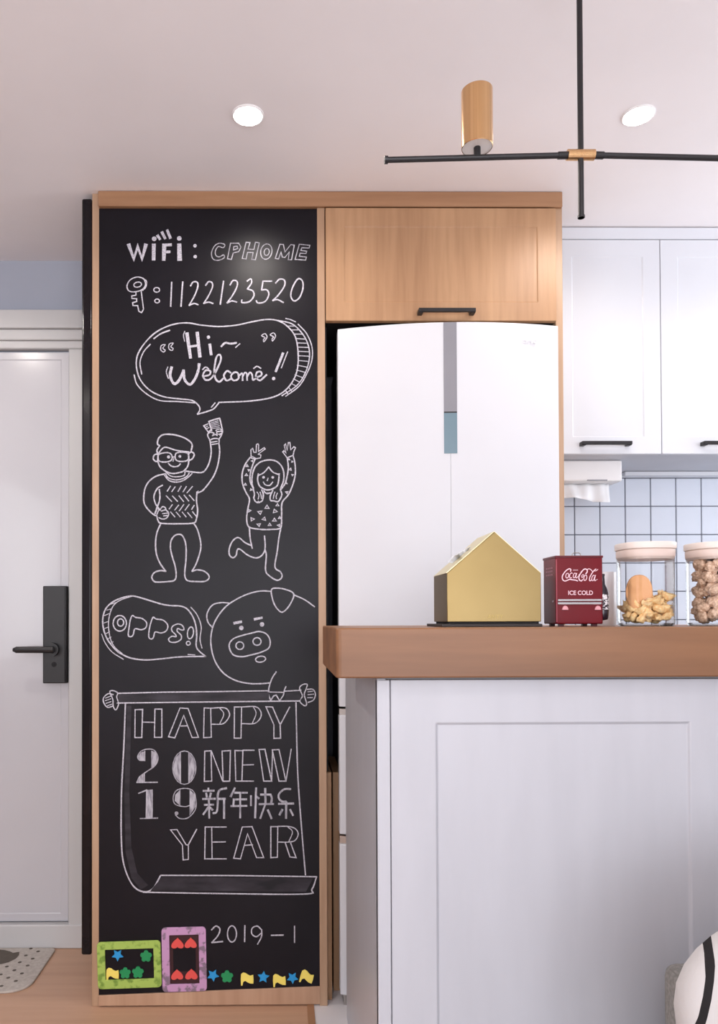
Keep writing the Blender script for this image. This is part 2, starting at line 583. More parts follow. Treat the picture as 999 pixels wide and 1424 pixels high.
# black strip on the cabinet's side
bk = obj('black_side_panel', bx(X(113, 800, YC), X(127.5, 800, YC) - .0005, YC + .002, YD - .08, Z(120, 1329, YC), Z(120, 275, YC)), M_GLOSSBLACK, bevel=0.006, seg=3,
         origin=(X(120, 800, YC), YC, Z(120, 1329, YC)))
tag(bk, 'tall narrow glossy black panel fixed to the left side of the oak cabinet', 'panel')

# blackboard
YBD = YC + 0.002
bm = bmesh.new()
plate(bm, [(xA, zBL - .001), (xB, zBR - .001), (xB, zTrim), (xA, zTrim)], YBD, YBD + .012)
board = obj('blackboard', bm, M_BOARD, origin=((xA + xB) / 2, YBD, zBT))
tag(board, 'tall black chalkboard covered in white chalk drawings beside the white fridge', 'blackboard')

# ---- chalk: strokes written in the coordinates of eight working crops (origin x, origin y, scale)
CROP = dict(A=(170, 310, 3.7), B=(180, 435, 3.77), C=(195, 570, 7.685), D=(195, 690, 7.685), E=(310, 600, 6.473), F=(135, 820, 6.244),
            G=(280, 805, 6.0545), H=(140, 950, 6.244), I=(275, 1030, 5.876), J=(280, 960, 6.0545), K=(130, 940, 3.027), L=(110, 1240, 2.5615))
PXM = 1.02 * YC / FPX      # metres per pixel on the board
_eps = [0]


def W2(c, p):
    ox, oy, s = CROP[c]
    v = at(ox + p[0] / s, oy + p[1] / s, YBD)
    return (v.x, v.z)


def smooth_pts(pts, closed, k=5):
    n = len(pts)
    out = []
    rng = range(n) if closed else range(n - 1)
    for i in rng:
        p1, p2 = pts[i], pts[(i + 1) % n]
        p0 = pts[(i - 1) % n] if (closed or i > 0) else (2 * p1[0] - p2[0], 2 * p1[1] - p2[1])
        p3 = pts[(i + 2) % n] if (closed or i + 2 < n) else (2 * p2[0] - p1[0], 2 * p2[1] - p1[1])
        for j in range(k):
            t = j / k
            out.append(tuple(0.5 * ((2 * p1[a]) + (-p0[a] + p2[a]) * t + (2 * p0[a] - 5 * p1[a] + 4 * p2[a] - p3[a]) * t * t
                                    + (-p0[a] + 3 * p1[a] - 3 * p2[a] + p3[a]) * t ** 3) for a in (0, 1)))
    if not closed:
        out.append(pts[-1])
    return out


class Chalk:
    def __init__(self):
        self.bm = bmesh.new()

    def y(self):
        _eps[0] += 1
        return YBD - 0.0004 - (_eps[0] % 37) * 0.000012

    def ribbon(self, pts, w, closed=False):
        self.strokes = getattr(self, 'strokes', [])
        self.strokes.append((len(self.bm.faces), min(p[0] for p in pts), max(p[0] for p in pts)))
        pts = [Vector(p) for p in pts]
        n = len(pts)
        if n < 2:
            return
        y = self.y()
        if not closed:
            d0 = (pts[0] - pts[1])
            d1 = (pts[-1] - pts[-2])
            if d0.length > 1e-6:
                pts[0] = pts[0] + d0.normalized() * w * 0.25
            if d1.length > 1e-6:
                pts[-1] = pts[-1] + d1.normalized() * w * 0.25
        L, R = [], []
        for i in range(n):
            a = pts[(i - 1) % n] if (closed or i > 0) else None
            b = pts[(i + 1) % n] if (closed or i < n - 1) else None
            d1 = (pts[i] - a).normalized() if a is not None and (pts[i] - a).length > 1e-7 else None
            d2 = (b - pts[i]).normalized() if b is not None and (b - pts[i]).length > 1e-7 else None
            d1 = d1 if d1 is not None else d2
            d2 = d2 if d2 is not None else d1
            if d1 is None:
                d1 = d2 = Vector((1, 0))
            t = d1 + d2
            t = t.normalized() if t.length > 0.2 else d1
            nr = Vector((-t.y, t.x))
            c = max(0.55, abs(nr.dot(Vector((-d1.y, d1.x)))))
            ww = w * 0.5 / c * random.uniform(0.86, 1.12)
            L.append(self.bm.verts.new((pts[i].x + nr.x * ww, y, pts[i].y + nr.y * ww)))
            R.append(self.bm.verts.new((pts[i].x - nr.x * ww, y, pts[i].y - nr.y * ww)))
        for i in range(n if closed else n - 1):
            j = (i + 1) % n
            self.bm.faces.new((L[i], L[j], R[j], R[i]))

    def line(self, c, pts, w=1.9, closed=False, sm=False):
        p = [W2(c, q) for q in pts]
        if sm and len(p) > 2:
            p = smooth_pts(p, closed)
        self.ribbon(p, w * PXM, closed)
        return self

    def s(self, c, pts, w=1.9, closed=False):
        return self.line(c, pts, w, closed, True)

    def segs(self, c, lst, w=1.7):
        for q in lst:
            self.line(c, [(q[0], q[1]), (q[2], q[3])], w)
        return self

    def ell(self, c, cx, cy, rx, ry, w=1.9, tilt=0.0):
        p = []
        for k in range(20):
            t = 2 * math.pi * k / 20
            a, b = rx * math.cos(t), ry * math.sin(t)
            p.append((cx + a * math.cos(tilt) - b * math.sin(tilt), cy + a * math.sin(tilt) + b * math.cos(tilt)))
        return self.line(c, p, w, True)

    def fill(self, c, pts, sm=False):
        p = [W2(c, q) for q in pts]
        if sm:
            p = smooth_pts(p, True, 4)
        y = self.y()
        self.strokes = getattr(self, 'strokes', [])
        self.strokes.append((len(self.bm.faces), min(q[0] for q in p), max(q[0] for q in p)))
        self.bm.faces.new([self.bm.verts.new((a, y, b)) for a, b in p])
        return self

    def dot(self, c, cx, cy, r):
        return self.fill(c, [(cx + r * math.cos(2 * math.pi * k / 14), cy + r * math.sin(2 * math.pi * k / 14)) for k in range(14)])

    def letters(self, label, m=None, cuts=None, margin=0.0):
        """one part for the word, each letter a sub-part: strokes that overlap sideways belong to one letter"""
        faces = list(self.bm.faces)
        ends = [st[0] for st in self.strokes[1:]] + [len(faces)]
        items = [(a, b, faces[i:e]) for (i, a, b), e in zip(self.strokes, ends)]
        cl = []
        if cuts:
            for a, b, fs in items:
                q = sum((a + b) / 2 > c for c in cuts)
                while len(cl) <= q:
                    cl.append([9, -9, []])
                cl[q] = [min(cl[q][0], a), max(cl[q][1], b), cl[q][2] + fs]
        else:
            for a, b, fs in sorted(items, key=lambda t: t[0]):
                if cl and a <= cl[-1][1] + margin:
                    cl[-1][1] = max(cl[-1][1], b)
                    cl[-1][2] += fs
                else:
                    cl.append([a, b, list(fs)])
        e = bpy.data.objects.new('chalk_lettering', None)
        COL.objects.link(e)
        e.parent = board
        e.empty_display_size = .02
        e['label'] = label
        for a, b, fs in cl:
            if not fs:
                continue
            nb = bmesh.new()
            for f in fs:
                f.normal_update()
                vs = [nb.verts.new(v.co) for v in f.verts]
                if f.normal.y > 0:
                    vs.reverse()
                nb.faces.new(vs)
            bmesh.ops.remove_doubles(nb, verts=nb.verts, dist=1e-7)
            obj('letter', nb, m or M_CHALK, e, flip=False)
        self.bm.free()
        return e

    def done(self, name, label, m=None, parent=None):
        if name == 'chalk_lettering':
            cuts = [W2('I', (x, 500))[0] for x in (252, 420, 640)] if 'Chinese' in label else None
            return self.letters(label, m, cuts)
        for f in self.bm.faces:
            f.normal_update()
            if f.normal.y > 0:
                f.normal_flip()
        return obj(name, self.bm, m or M_CHALK, parent or board, label=label, flip=False)


# wifi line
k = Chalk()
k.line('A', [(34, 112), (60, 185), (80, 122), (102, 185), (122, 112)], 5.4)
k.line('A', [(163, 112), (162, 188)], 5.6).dot('A', 165, 82, 12)
k.segs('A', [(182, 65, 194, 84), (205, 48, 221, 80), (232, 38, 248, 78)], 4.0)
k.line('A', [(217, 112), (214, 190)], 5.4).line('A', [(215, 114), (252, 113)], 4.0).line('A', [(215, 150), (245, 149)], 3.6)
k.line('A', [(294, 112), (296, 190)], 5.8).dot('A', 294, 80, 12).dot('A', 375, 118, 9).dot('A', 376, 174, 9)
k.done('chalk_lettering', 'bold chalk letters reading WiFi', M_CHALK)
k = Chalk()
W1 = 1.25
k.s('A', [(528, 112), (500, 105), (475, 120), (460, 155), (468, 186), (495, 193), (525, 180), (522, 165), (500, 175), (483, 168), (480, 145), (495, 122), (520, 128)], W1, True)
k.line('A', [(558, 105), (600, 105), (612, 125), (600, 148), (572, 155), (562, 188), (542, 185)], W1, True).line('A', [(575, 122), (592, 120), (595, 132), (573, 140)], W1, True)
k.line('A', [(638, 100), (658, 102), (648, 135), (678, 137), (686, 100), (706, 103), (686, 190), (667, 188), (674, 153), (645, 152), (638, 186), (618, 183)], W1, True)
k.ell('A', 742, 148, 29, 40, W1, 0.2).ell('A', 744, 150, 13, 18, W1, 0.2)
k.line('A', [(812, 110), (830, 112), (838, 150), (868, 112), (886, 115), (872, 190), (855, 190), (860, 150), (838, 178), (824, 176), (818, 150), (805, 186), (788, 183)], W1, True)
k.line('A', [(912, 110), (966, 116), (962, 130), (925, 128), (920, 142), (950, 146), (946, 158), (916, 156), (912, 172), (948, 176), (944, 192), (890, 188)], W1, True)
k.done('chalk_lettering', 'thin outlined chalk letters reading CPHOME', M_CHALKFILL)
k = Chalk()
k.s('A', [(70, 280), (40, 295), (25, 325), (35, 350), (65, 355), (100, 345), (120, 320), (112, 290), (90, 280)], 1.5, True).s('A', [(100, 283), (125, 300), (122, 330), (105, 348)], 1.3)
k.ell('A', 80, 318, 20, 13, 1.5, -0.2)
k.line('A', [(70, 355), (72, 372), (50, 376), (50, 389), (75, 391), (75, 405), (54, 411), (56, 426), (80, 426), (86, 455), (100, 462), (110, 445), (98, 350)], 1.5)
k.ell('A', 178, 345, 15, 12, 1.5).ell('A', 180, 402, 12, 10, 1.5)
k.done('chalk_drawing', 'small chalk drawing of a key')
k = Chalk()
k.line('A', [(255, 305), (250, 430)], 1.9).line('A', [(312, 303), (303, 430)], 1.9)
k.s('A', [(352, 325), (365, 305), (385, 305), (390, 325), (375, 370), (345, 425)]).s('A', [(345, 425), (370, 415), (392, 422)])
k.s('A', [(430, 322), (445, 303), (462, 308), (465, 330), (445, 375), (420, 415)]).s('A', [(420, 415), (445, 408), (468, 415)])
k.line('A', [(522, 300), (505, 420)])
k.s('A', [(555, 320), (570, 298), (590, 300), (592, 325), (570, 370), (540, 412)]).s('A', [(540, 412), (565, 402), (590, 408)])
k.s('A', [(643, 300), (662, 288), (666, 308), (645, 340)]).s('A', [(645, 340), (672, 350), (678, 375), (655, 405), (618, 410), (616, 396)])
k.line('A', [(770, 300), (725, 300), (718, 345)]).s('A', [(718, 345), (745, 345), (755, 370), (735, 405), (700, 412), (690, 400)])
k.s('A', [(790, 310), (810, 290), (835, 295), (835, 325), (805, 370), (775, 400)]).s('A', [(775, 400), (800, 395), (830, 410)])
k.s('A', [(905, 288), (878, 330), (868, 375), (885, 402), (912, 385), (930, 340), (928, 300)], 1.9, True)
k.done('chalk_lettering', 'chalk digits reading 1122123520')

# welcome bubble
k = Chalk()
k.s('B', [(468, 470), (640, 462), (760, 440), (830, 395), (875, 320), (886, 230), (872, 130), (830, 72), (780, 42), (720, 35), (640, 48), (560, 65), (470, 72), (380, 65),
          (300, 53), (220, 64), (140, 102), (80, 160), (42, 225), (38, 290), (60, 355), (110, 408), (180, 440), (270, 452), (330, 460), (362, 485), (370, 508), (357, 532)], 1.8)
k.s('B', [(357, 532), (400, 520), (440, 505), (462, 482), (470, 470)], 1.8)
k.s('B', [(128, 136), (165, 110), (212, 92)], 1.9).s('B', [(110, 165), (75, 205), (56, 260), (65, 322)], 1.6)
k.s('B', [(25, 325), (40, 375), (90, 425), (160, 460), (250, 465), (345, 472)], 1.6).line('B', [(430, 496), (450, 472)], 1.5)
k.s('B', [(780, 40), (850, 57), (900, 100), (935, 160), (945, 230), (925, 310), (880, 380), (800, 435)], 1.6)
k.s('B', [(820, 30), (845, 36), (872, 48)], 1.4).s('B', [(885, 60), (930, 110), (958, 180), (957, 250), (930, 320), (890, 385), (820, 438)], 1.5)
k.segs('B', [(848, 90, 890, 90), (862, 112, 905, 112), (872, 135, 920, 138), (878, 158, 930, 160), (882, 180, 938, 182), (884, 202, 942, 205), (885, 225, 942, 228),
             (884, 250, 938, 255), (880, 275, 930, 285), (875, 300, 920, 312), (868, 325, 908, 340), (860, 346, 895, 365), (848, 370, 878, 386), (835, 390, 852, 412), (818, 405, 832, 426), (832, 70, 868, 70)], 1.2)
k.done('chalk_drawing', 'large chalk speech bubble with hatched edge')
k = Chalk()
for dx, dy in ((0, 0), (42, -8)):
    k.s('B', [(188 + dx, 168 + dy), (168 + dx, 172 + dy), (165 + dx, 195 + dy), (180 + dx, 206 + dy), (188 + dx, 196 + dy), (176 + dx, 186 + dy)], 1.3, True)
for dx, dy in ((0, 0), (45, -4)):
    k.s('B', [(694 + dx, 120 + dy), (712 + dx, 110 + dy), (722 + dx, 128 + dy), (706 + dx, 152 + dy), (704 + dx, 140 + dy), (712 + dx, 131 + dy)], 1.3, True)
k.line('B', [(302, 108), (321, 236)], 4.4).line('B', [(356, 104), (370, 230)], 4.2).line('B', [(312, 178), (362, 171)], 3.4).s('B', [(291, 97), (284, 118), (290, 150)], 1.3)
k.line('B', [(422, 166), (429, 219)], 4.2).dot('B', 415, 128, 9)
k.s('B', [(482, 177), (503, 158), (530, 162), (562, 158)], 2.6).line('B', [(557, 182), (580, 162)], 1.4)
k.done('chalk_lettering', 'bold chalk word Hi in quotation marks')
k = Chalk()
k.s('B', [(222, 285), (214, 330), (235, 372), (262, 352), (284, 302)], 3.6).s('B', [(284, 302), (290, 350), (318, 376), (345, 345), (362, 300), (366, 268)], 3.6)
k.s('B', [(202, 284), (194, 310), (205, 345)], 1.4)
k.s('B', [(390, 333), (420, 325), (424, 305), (400, 303), (386, 328), (400, 352), (428, 345), (458, 300), (480, 245), (474, 220), (456, 235), (446, 300), (452, 345), (472, 362), (492, 345)], 2.4)
k.s('B', [(384, 298), (400, 285), (416, 294)], 1.8)
k.s('B', [(532, 315), (512, 305), (496, 330), (510, 355), (536, 345)], 2.4).s('B', [(552, 312), (533, 332), (547, 355), (572, 345), (570, 318)], 2.4, True)
k.s('B', [(576, 330), (592, 318), (594, 355)], 2.2).s('B', [(594, 335), (606, 314), (616, 322), (618, 354)], 2.2).s('B', [(618, 335), (632, 313), (644, 325), (648, 352), (662, 345)], 2.2)
k.s('B', [(662, 340), (692, 328), (690, 310), (670, 312), (664, 338), (684, 355), (704, 340), (720, 325)], 2.4).s('B', [(652, 292), (670, 281), (690, 292)], 1.8)
k.line('B', [(806, 212), (768, 308)], 3.2).dot('B', 757, 345, 9).line('B', [(830, 205), (797, 290)], 1.5)
k.done('chalk_lettering', 'chalk script reading Welcome!')

# man
k = Chalk()
k.s('C', [(765, 225), (752, 180), (735, 125)]).line('C', [(735, 125), (790, 105), (850, 90)]).s('C', [(850, 90), (865, 150), (880, 240), (850, 268)])
k.segs('C', [(752, 142, 836, 116), (757, 157, 838, 132), (760, 171, 845, 150), (765, 186, 850, 170), (770, 200, 850, 190)], 0.9)
k.line('C', [(725, 150), (680, 170), (730, 240), (755, 215)], 1.5).segs('C', [(700, 185, 725, 173), (712, 200, 738, 190)], 1.0)
k.s('C', [(760, 235), (725, 255), (725, 285), (745, 320)], 1.6).s('C', [(880, 240), (865, 280), (842, 315)], 1.6)
k.s('C', [(815, 215), (860, 205), (865, 225), (820, 230)], 1.3, True).s('C', [(820, 238), (868, 232), (872, 250), (830, 260)], 1.3, True).s('C', [(760, 240), (790, 250), (775, 275), (805, 262), (825, 275)], 1.6)
k.s('C', [(740, 325), (790, 306), (842, 315), (842, 368)], 1.6).segs('C', [(762, 346, 825, 336), (766, 370, 830, 360)], 1.6)
k.s('C', [(748, 325), (760, 450), (740, 560), (700, 640), (660, 668), (600, 668), (490, 655)]).s('C', [(845, 370), (850, 460), (830, 590), (790, 700), (730, 790), (670, 860), (610, 890)])
k.s('C', [(210, 385), (185, 360), (200, 300), (250, 265), (340, 263), (430, 283), (510, 320), (555, 370), (545, 440)], 2.0).s('C', [(190, 470), (180, 430), (208, 385)], 2.0)
k.s('C', [(200, 462), (240, 412), (280, 400), (360, 425), (430, 440), (522, 450)], 1.8)
k.s('C', [(195, 470), (155, 480), (140, 520), (165, 550), (195, 548)]).s('C', [(515, 470), (550, 450), (578, 475), (560, 520), (520, 545)])
k.s('C', [(190, 470), (190, 545), (215, 610), (280, 660), (350, 680), (420, 670), (470, 650), (510, 600), (520, 540), (518, 460)])
k.s('C', [(197, 480), (250, 460), (310, 460), (340, 490), (335, 535), (290, 555), (225, 555), (197, 535)], 1.7, True)
k.s('C', [(385, 465), (440, 452), (505, 462), (518, 500), (505, 540), (440, 552), (390, 540), (375, 505)], 1.7, True).line('C', [(342, 506), (375, 502)], 1.6)
k.dot('C', 305, 503, 17).dot('C', 425, 497, 15).line('C', [(352, 550), (360, 520)], 1.5).s('C', [(302, 572), (330, 598), (370, 608), (410, 598), (430, 575)], 1.7)
k.s('C', [(270, 680), (300, 725), (370, 748), (440, 740), (500, 710), (525, 675)], 1.6).s('C', [(262, 700), (310, 755), (380, 772), (450, 760), (520, 715), (555, 680)], 1.6)
k.s('C', [(275, 665), (330, 708), (400, 715), (470, 700), (480, 660)], 1.5)
k.s('C', [(265, 685), (180, 705), (110, 750), (60, 820), (40, 910), (45, 1000), (95, 1075), (150, 1122), (182, 1134)])
k.s('C', [(240, 805), (185, 840), (150, 910), (152, 965), (175, 1022), (215, 1072)]).s('C', [(205, 850), (212, 920), (205, 980), (182, 1040), (160, 1105)])
k.line('C', [(622, 868), (606, 885)], 1.5)
k.s('D', [(608, -45), (603, 50), (615, 150), (602, 240), (570, 287), (400, 295), (230, 290), (192, 262), (180, 215)])
k.s('D', [(215, 140), (240, 113), (268, 122), (278, 150), (302, 172), (303, 205), (280, 235), (240, 245), (200, 230)], 1.6).segs('D', [(225, 160, 268, 146), (240, 187, 295, 180), (250, 212, 290, 206), (205, 135, 178, 196), (188, 125, 158, 190)], 1.5)
k.segs('C', [(325, 815, 290, 870), (375, 822, 338, 875), (440, 815, 405, 873), (495, 818, 458, 878), (560, 818, 500, 888), (278, 918, 338, 980), (345, 920, 400, 978), (415, 918, 465, 980),
             (470, 910, 520, 975), (525, 910, 578, 970)], 1.4)
k.segs('D', [(345, 90, 310, 138), (412, 95, 370, 148), (468, 88, 418, 158), (525, 88, 480, 150), (578, 98, 550, 142), (325, 168, 372, 222), (385, 170, 430, 222), (450, 170, 492, 222),
             (508, 175, 555, 232), (560, 165, 600, 215)], 1.4)
k.s('D', [(222, 290), (180, 390), (165, 500), (175, 620), (215, 720), (275, 803)])
k.s('D', [(275, 803), (220, 795), (155, 815), (125, 865), (150, 910), (200, 918), (300, 912), (365, 900), (385, 850), (375, 750), (345, 650), (325, 560), (330, 480), (365, 425), (410, 408),
          (450, 420), (480, 480), (492, 560), (490, 680), (478, 800), (482, 870), (515, 905), (600, 912), (690, 910), (735, 880), (730, 840), (680, 800), (610, 788), (555, 803)])
k.s('D', [(555, 803), (600, 720), (640, 600), (650, 520), (632, 420), (605, 340), (572, 290)])
k.done('chalk_drawing', 'chalk drawing of a man in glasses raising one arm')

# woman
k = Chalk()
k.s('E', [(245, 235), (200, 300), (175, 380), (178, 470), (210, 550), (240, 610), (225, 700), (215, 780), (225, 845), (260, 870), (350, 882), (430, 882), (510, 875), (528, 840), (530, 740),
          (535, 640), (590, 570), (630, 480), (652, 390), (650, 290), (632, 215)])
k.s('E', [(290, 250), (260, 330), (245, 400), (250, 460), (275, 510)]).line('E', [(245, 235), (290, 250)], 1.6)
k.line('E', [(255, 230), (253, 165), (270, 152), (280, 190), (300, 188), (303, 118), (316, 112), (323, 120), (322, 180), (372, 146), (382, 158), (318, 205), (343, 212), (340, 238), (300, 246), (265, 225)], 1.4)
k.line('E', [(577, 235), (540, 185), (550, 173), (570, 196), (553, 125), (566, 112), (580, 170), (590, 100), (604, 100), (612, 165), (640, 138), (655, 147), (640, 180), (634, 215)], 1.4)
k.line('E', [(580, 238), (632, 215)], 1.6).s('E', [(580, 240), (590, 320), (580, 400), (560, 470), (525, 520)])
k.s('E', [(350, 525), (365, 565), (360, 610), (345, 632), (300, 635), (280, 600), (285, 570), (275, 520), (263, 460), (266, 390), (290, 320), (340, 275), (410, 257), (480, 268), (530, 315), (550, 380),
          (545, 450), (520, 520), (532, 570), (500, 630), (460, 625), (430, 620), (428, 580), (450, 530)])
k.s('E', [(320, 380), (314, 440), (335, 495), (390, 525), (440, 520), (488, 490), (503, 440), (508, 380)]).s('E', [(318, 397), (370, 370), (413, 320)], 1.7).s('E', [(413, 320), (450, 365), (507, 390)], 1.7)
k.s('E', [(368, 530), (385, 553), (430, 553), (450, 535)], 1.6).s('E', [(375, 545), (400, 562), (440, 550)], 1.2)
k.s('E', [(308, 545), (325, 575), (318, 610)], 1.3).s('E', [(335, 545), (345, 575), (348, 605)], 1.3).s('E', [(470, 545), (460, 575), (455, 605)], 1.3).s('E', [(492, 555), (480, 585), (484, 608)], 1.3)
k.dot('E', 367, 413, 12).dot('E', 450, 413, 12).line('E', [(408, 420), (400, 444)], 1.5).s('E', [(365, 455), (383, 480), (422, 485), (450, 455)], 1.6)
for i, (cx, cy, r) in enumerate([(398, 683, 22), (335, 728, 22), (470, 718, 22), (492, 663, 16), (265, 790, 20), (372, 788, 20), (465, 798, 20), (512, 778, 14), (325, 840, 18), (422, 840, 16),
                                 (505, 845, 14), (240, 712, 15), (218, 310, 14), (235, 348, 11), (212, 392, 14), (203, 478, 13), (255, 525, 11), (265, 266, 9), (595, 252, 9), (608, 342, 14),
                                 (628, 392, 9), (572, 467, 9), (577, 548, 14), (625, 272, 8), (320, 638, 11)]):
    a0 = -math.pi / 2 + (i * 0.9 % 2.1) * (1 if i % 3 else 0)
    k.line('E', [(cx + r * math.cos(a0 + q * 2.094), cy + r * 0.85 * math.sin(a0 + q * 2.094)) for q in range(3)], 1.25, True)
k.s('E', [(240, 870), (246, 960), (265, 1053)]).s('E', [(250, 1024), (200, 1000), (140, 955), (90, 985), (60, 1050), (60, 1110), (90, 1137), (120, 1115), (130, 1068), (155, 1060), (220, 1110),
                                                       (290, 1138), (340, 1125), (375, 1080), (382, 1020), (375, 940)])
k.s('E', [(382, 1070), (392, 1120), (385, 1250), (420, 1300), (490, 1340), (532, 1310), (520, 1265), (470, 1220), (490, 1080), (505, 960), (520, 880)])
k.done('chalk_drawing', 'chalk drawing of a woman jumping with both arms up')

# opps bubble
k = Chalk()
k.s('F', [(945, 580), (890, 535), (862, 490), (866, 400), (858, 310), (830, 230), (780, 165), (720, 142), (640, 138), (560, 125), (460, 95), (360, 65), (300, 55), (220, 70), (140, 105), (80, 160),
          (52, 240), (55, 330), (90, 430), (160, 520), (220, 562), (300, 595), (420, 610), (560, 600), (700, 585), (850, 580), (945, 580)])
k.s('F', [(300, 58), (210, 88), (150, 130), (115, 200), (100, 300), (115, 420), (155, 500), (220, 557)], 1.3)
k.segs('F', [(105, 130, 165, 112), (85, 178, 130, 165), (65, 225, 112, 205), (58, 290, 102, 275), (60, 340, 104, 322), (72, 385, 110, 365), (88, 430, 124, 410), (112, 470, 140, 452)], 1.0)
k.s('F', [(40, 385), (70, 460), (130, 540), (230, 605)], 1.2).s('F', [(815, 152), (870, 220), (905, 320), (895, 430), (912, 508)], 1.4).line('F', [(790, 563), (850, 566)], 1.3)
k.done('chalk_drawing', 'small chalk speech bubble on the left')
k = Chalk()
k.ell('F', 198, 292, 58, 68, 1.7).ell('F', 205, 285, 27, 32, 1.7)
k.s('F', [(308, 225), (335, 240), (390, 250), (430, 285), (425, 328), (385, 348), (330, 340), (315, 390), (295, 408), (272, 395), (280, 320), (290, 260)], 1.7, True)
k.s('F', [(488, 240), (515, 255), (575, 265), (615, 310), (600, 358), (555, 376), (505, 368), (490, 415), (470, 428), (450, 410), (455, 340), (470, 280)], 1.7, True)
k.s('F', [(755, 345), (740, 310), (700, 298), (655, 320), (650, 355), (682, 390), (685, 408), (650, 405), (622, 430), (640, 455), (690, 455), (730, 430), (730, 395), (697, 362), (702, 338), (735, 350)], 1.6, True)
k.ell('F', 812, 375, 26, 52, 1.6, 0.15).ell('F', 793, 465, 17, 17, 1.5)
k.done('chalk_lettering', 'outlined chalk word OPPS!')

# pig
k = Chalk()
k.s('G', [(585, 105), (500, 102), (400, 125), (300, 170), (200, 240), (120, 350), (85, 460), (85, 580), (120, 700), (190, 795), (290, 855), (400, 880), (500, 882), (572, 876)], 1.8)
k.s('G', [(780, 135), (870, 175), (955, 235)], 1.7).s('G', [(590, 95), (640, 78), (720, 92), (780, 130), (745, 220), (690, 278), (650, 262), (610, 200)], 1.8, True)
k.s('G', [(240, 205), (170, 200), (95, 220), (50, 290), (55, 360), (90, 405)], 1.7)
k.line('G', [(277, 373), (338, 361)], 3.6).line('G', [(448, 340), (512, 327)], 3.4).dot('G', 338, 413, 19).dot('G', 512, 383, 19)
k.s('G', [(235, 560), (270, 505), (350, 475), (430, 455), (490, 443), (550, 465), (580, 520), (570, 580), (510, 615), (420, 640), (340, 655), (265, 635)], 1.8, True)
k.ell('G', 325, 562, 33, 32, 1.7).ell('G', 470, 527, 34, 32, 1.7).ell('G', 500, 676, 43, 25, 1.6, -0.15)
k.s('G', [(632, 782), (595, 840), (570, 920), (568, 975), (585, 1022)], 1.7).line('G', [(585, 1022), (610, 985), (632, 978), (660, 1026), (692, 980)], 1.6).s('G', [(692, 980), (700, 940), (714, 905)], 1.6)
k.line('G', [(575, 952), (700, 955)], 1.4)
k.done('chalk_drawing', 'chalk drawing of a round pig peeking over the scroll')

# scroll
k = Chalk()
k.fill('K', [(105, 78), (740, 68), (740, 102), (105, 108)]).fill('K', [(812, 70), (872, 68), (872, 100), (805, 102)])
k.fill('K', [(142, 125), (160, 125), (152, 500), (160, 720), (185, 830), (230, 880), (200, 900), (160, 850), (135, 740), (130, 500)])
k.fill('K', [(290, 845), (925, 852), (895, 908), (240, 903)])
k.done('chalk_shading', 'faint smudged chalk shading of the scroll', M_DUST)
k = Chalk()
k.line('K', [(105, 73), (300, 68), (500, 66), (740, 62)], 1.7).line('K', [(805, 64), (875, 60)], 1.7).line('K', [(100, 114), (400, 110), (870, 105)], 1.7)
k.s('H', [(110, 100), (65, 92), (25, 130), (30, 175), (62, 210), (104, 200)], 1.6).s('H', [(80, 75), (110, 65), (148, 85), (140, 120), (156, 180), (132, 232), (110, 200), (106, 140)], 1.5, True)
k.segs('H', [(42, 130, 88, 112), (40, 152, 90, 135), (46, 176, 92, 160), (60, 196, 98, 182)], 1.1)
k.s('G', [(828, 920), (855, 890), (892, 888), (884, 925), (868, 975), (888, 1050), (870, 1068), (830, 1030), (852, 985)], 1.5, True)
k.s('G', [(893, 930), (940, 930), (962, 970), (945, 1020), (900, 1040)], 1.5).segs('G', [(898, 950, 940, 946), (898, 975, 948, 970), (895, 1000, 938, 1000)], 1.2)
k.s('K', [(135, 115), (128, 300), (118, 500), (118, 700), (130, 800), (165, 880), (210, 908), (250, 895), (283, 840)], 1.9)
k.line('K', [(283, 839), (600, 840), (940, 845)], 1.7).s('K', [(210, 910), (500, 915), (885, 918), (920, 898), (940, 845)], 1.8).s('K', [(853, 112), (860, 400), (875, 620), (893, 838)], 1.8)
k.done('chalk_drawing', 'chalk drawing of an unrolled scroll on a rod')
k = Chalk()
w_ = 1.5
k.line('H', [(300, 230), (365, 228), (358, 472), (298, 472)], w_, True).line('H', [(472, 225), (532, 225), (532, 470), (468, 470)], w_, True).line('H', [(365, 338), (468, 340)], w_)
k.line('H', [(690, 215), (760, 220), (850, 470), (795, 472), (722, 280), (645, 475), (590, 465)], w_, True).line('H', [(695, 372), (757, 370)], w_)
k.line('J', [(25, 148), (80, 150), (85, 395), (20, 398)], w_, True).s('J', [(80, 150), (200, 148), (238, 195), (225, 240), (180, 282), (90, 285)], w_).s('J', [(155, 148), (190, 200), (155, 282)], 1.2)
k.line('J', [(280, 140), (340, 140), (335, 402), (278, 402)], w_, True).s('J', [(340, 140), (455, 137), (500, 175), (500, 228), (450, 278), (345, 280)], w_).s('J', [(440, 140), (462, 195), (430, 278)], 1.2)
k.line('J', [(545, 138), (600, 140), (665, 290), (668, 402), (612, 404), (612, 290)], w_, True).line('J', [(665, 290), (745, 140)], w_)
k.done('chalk_lettering', 'outlined chalk word HAPPY on the scroll')
k = Chalk()
k.fill('H', [(325, 640), (348, 602), (385, 590), (385, 675), (345, 675)]).fill('H', [(440, 585), (480, 600), (500, 650), (480, 700), (440, 740)]).fill('H', [(320, 860), (345, 810), (385, 785), (385, 860)])
k.s('H', [(340, 672), (322, 640), (350, 592), (405, 573), (465, 582), (500, 645), (475, 712), (400, 768), (340, 812), (315, 862)], 1.4).line('H', [(315, 862), (495, 860)], 1.7).line('H', [(385, 590), (385, 675)], 1.1)
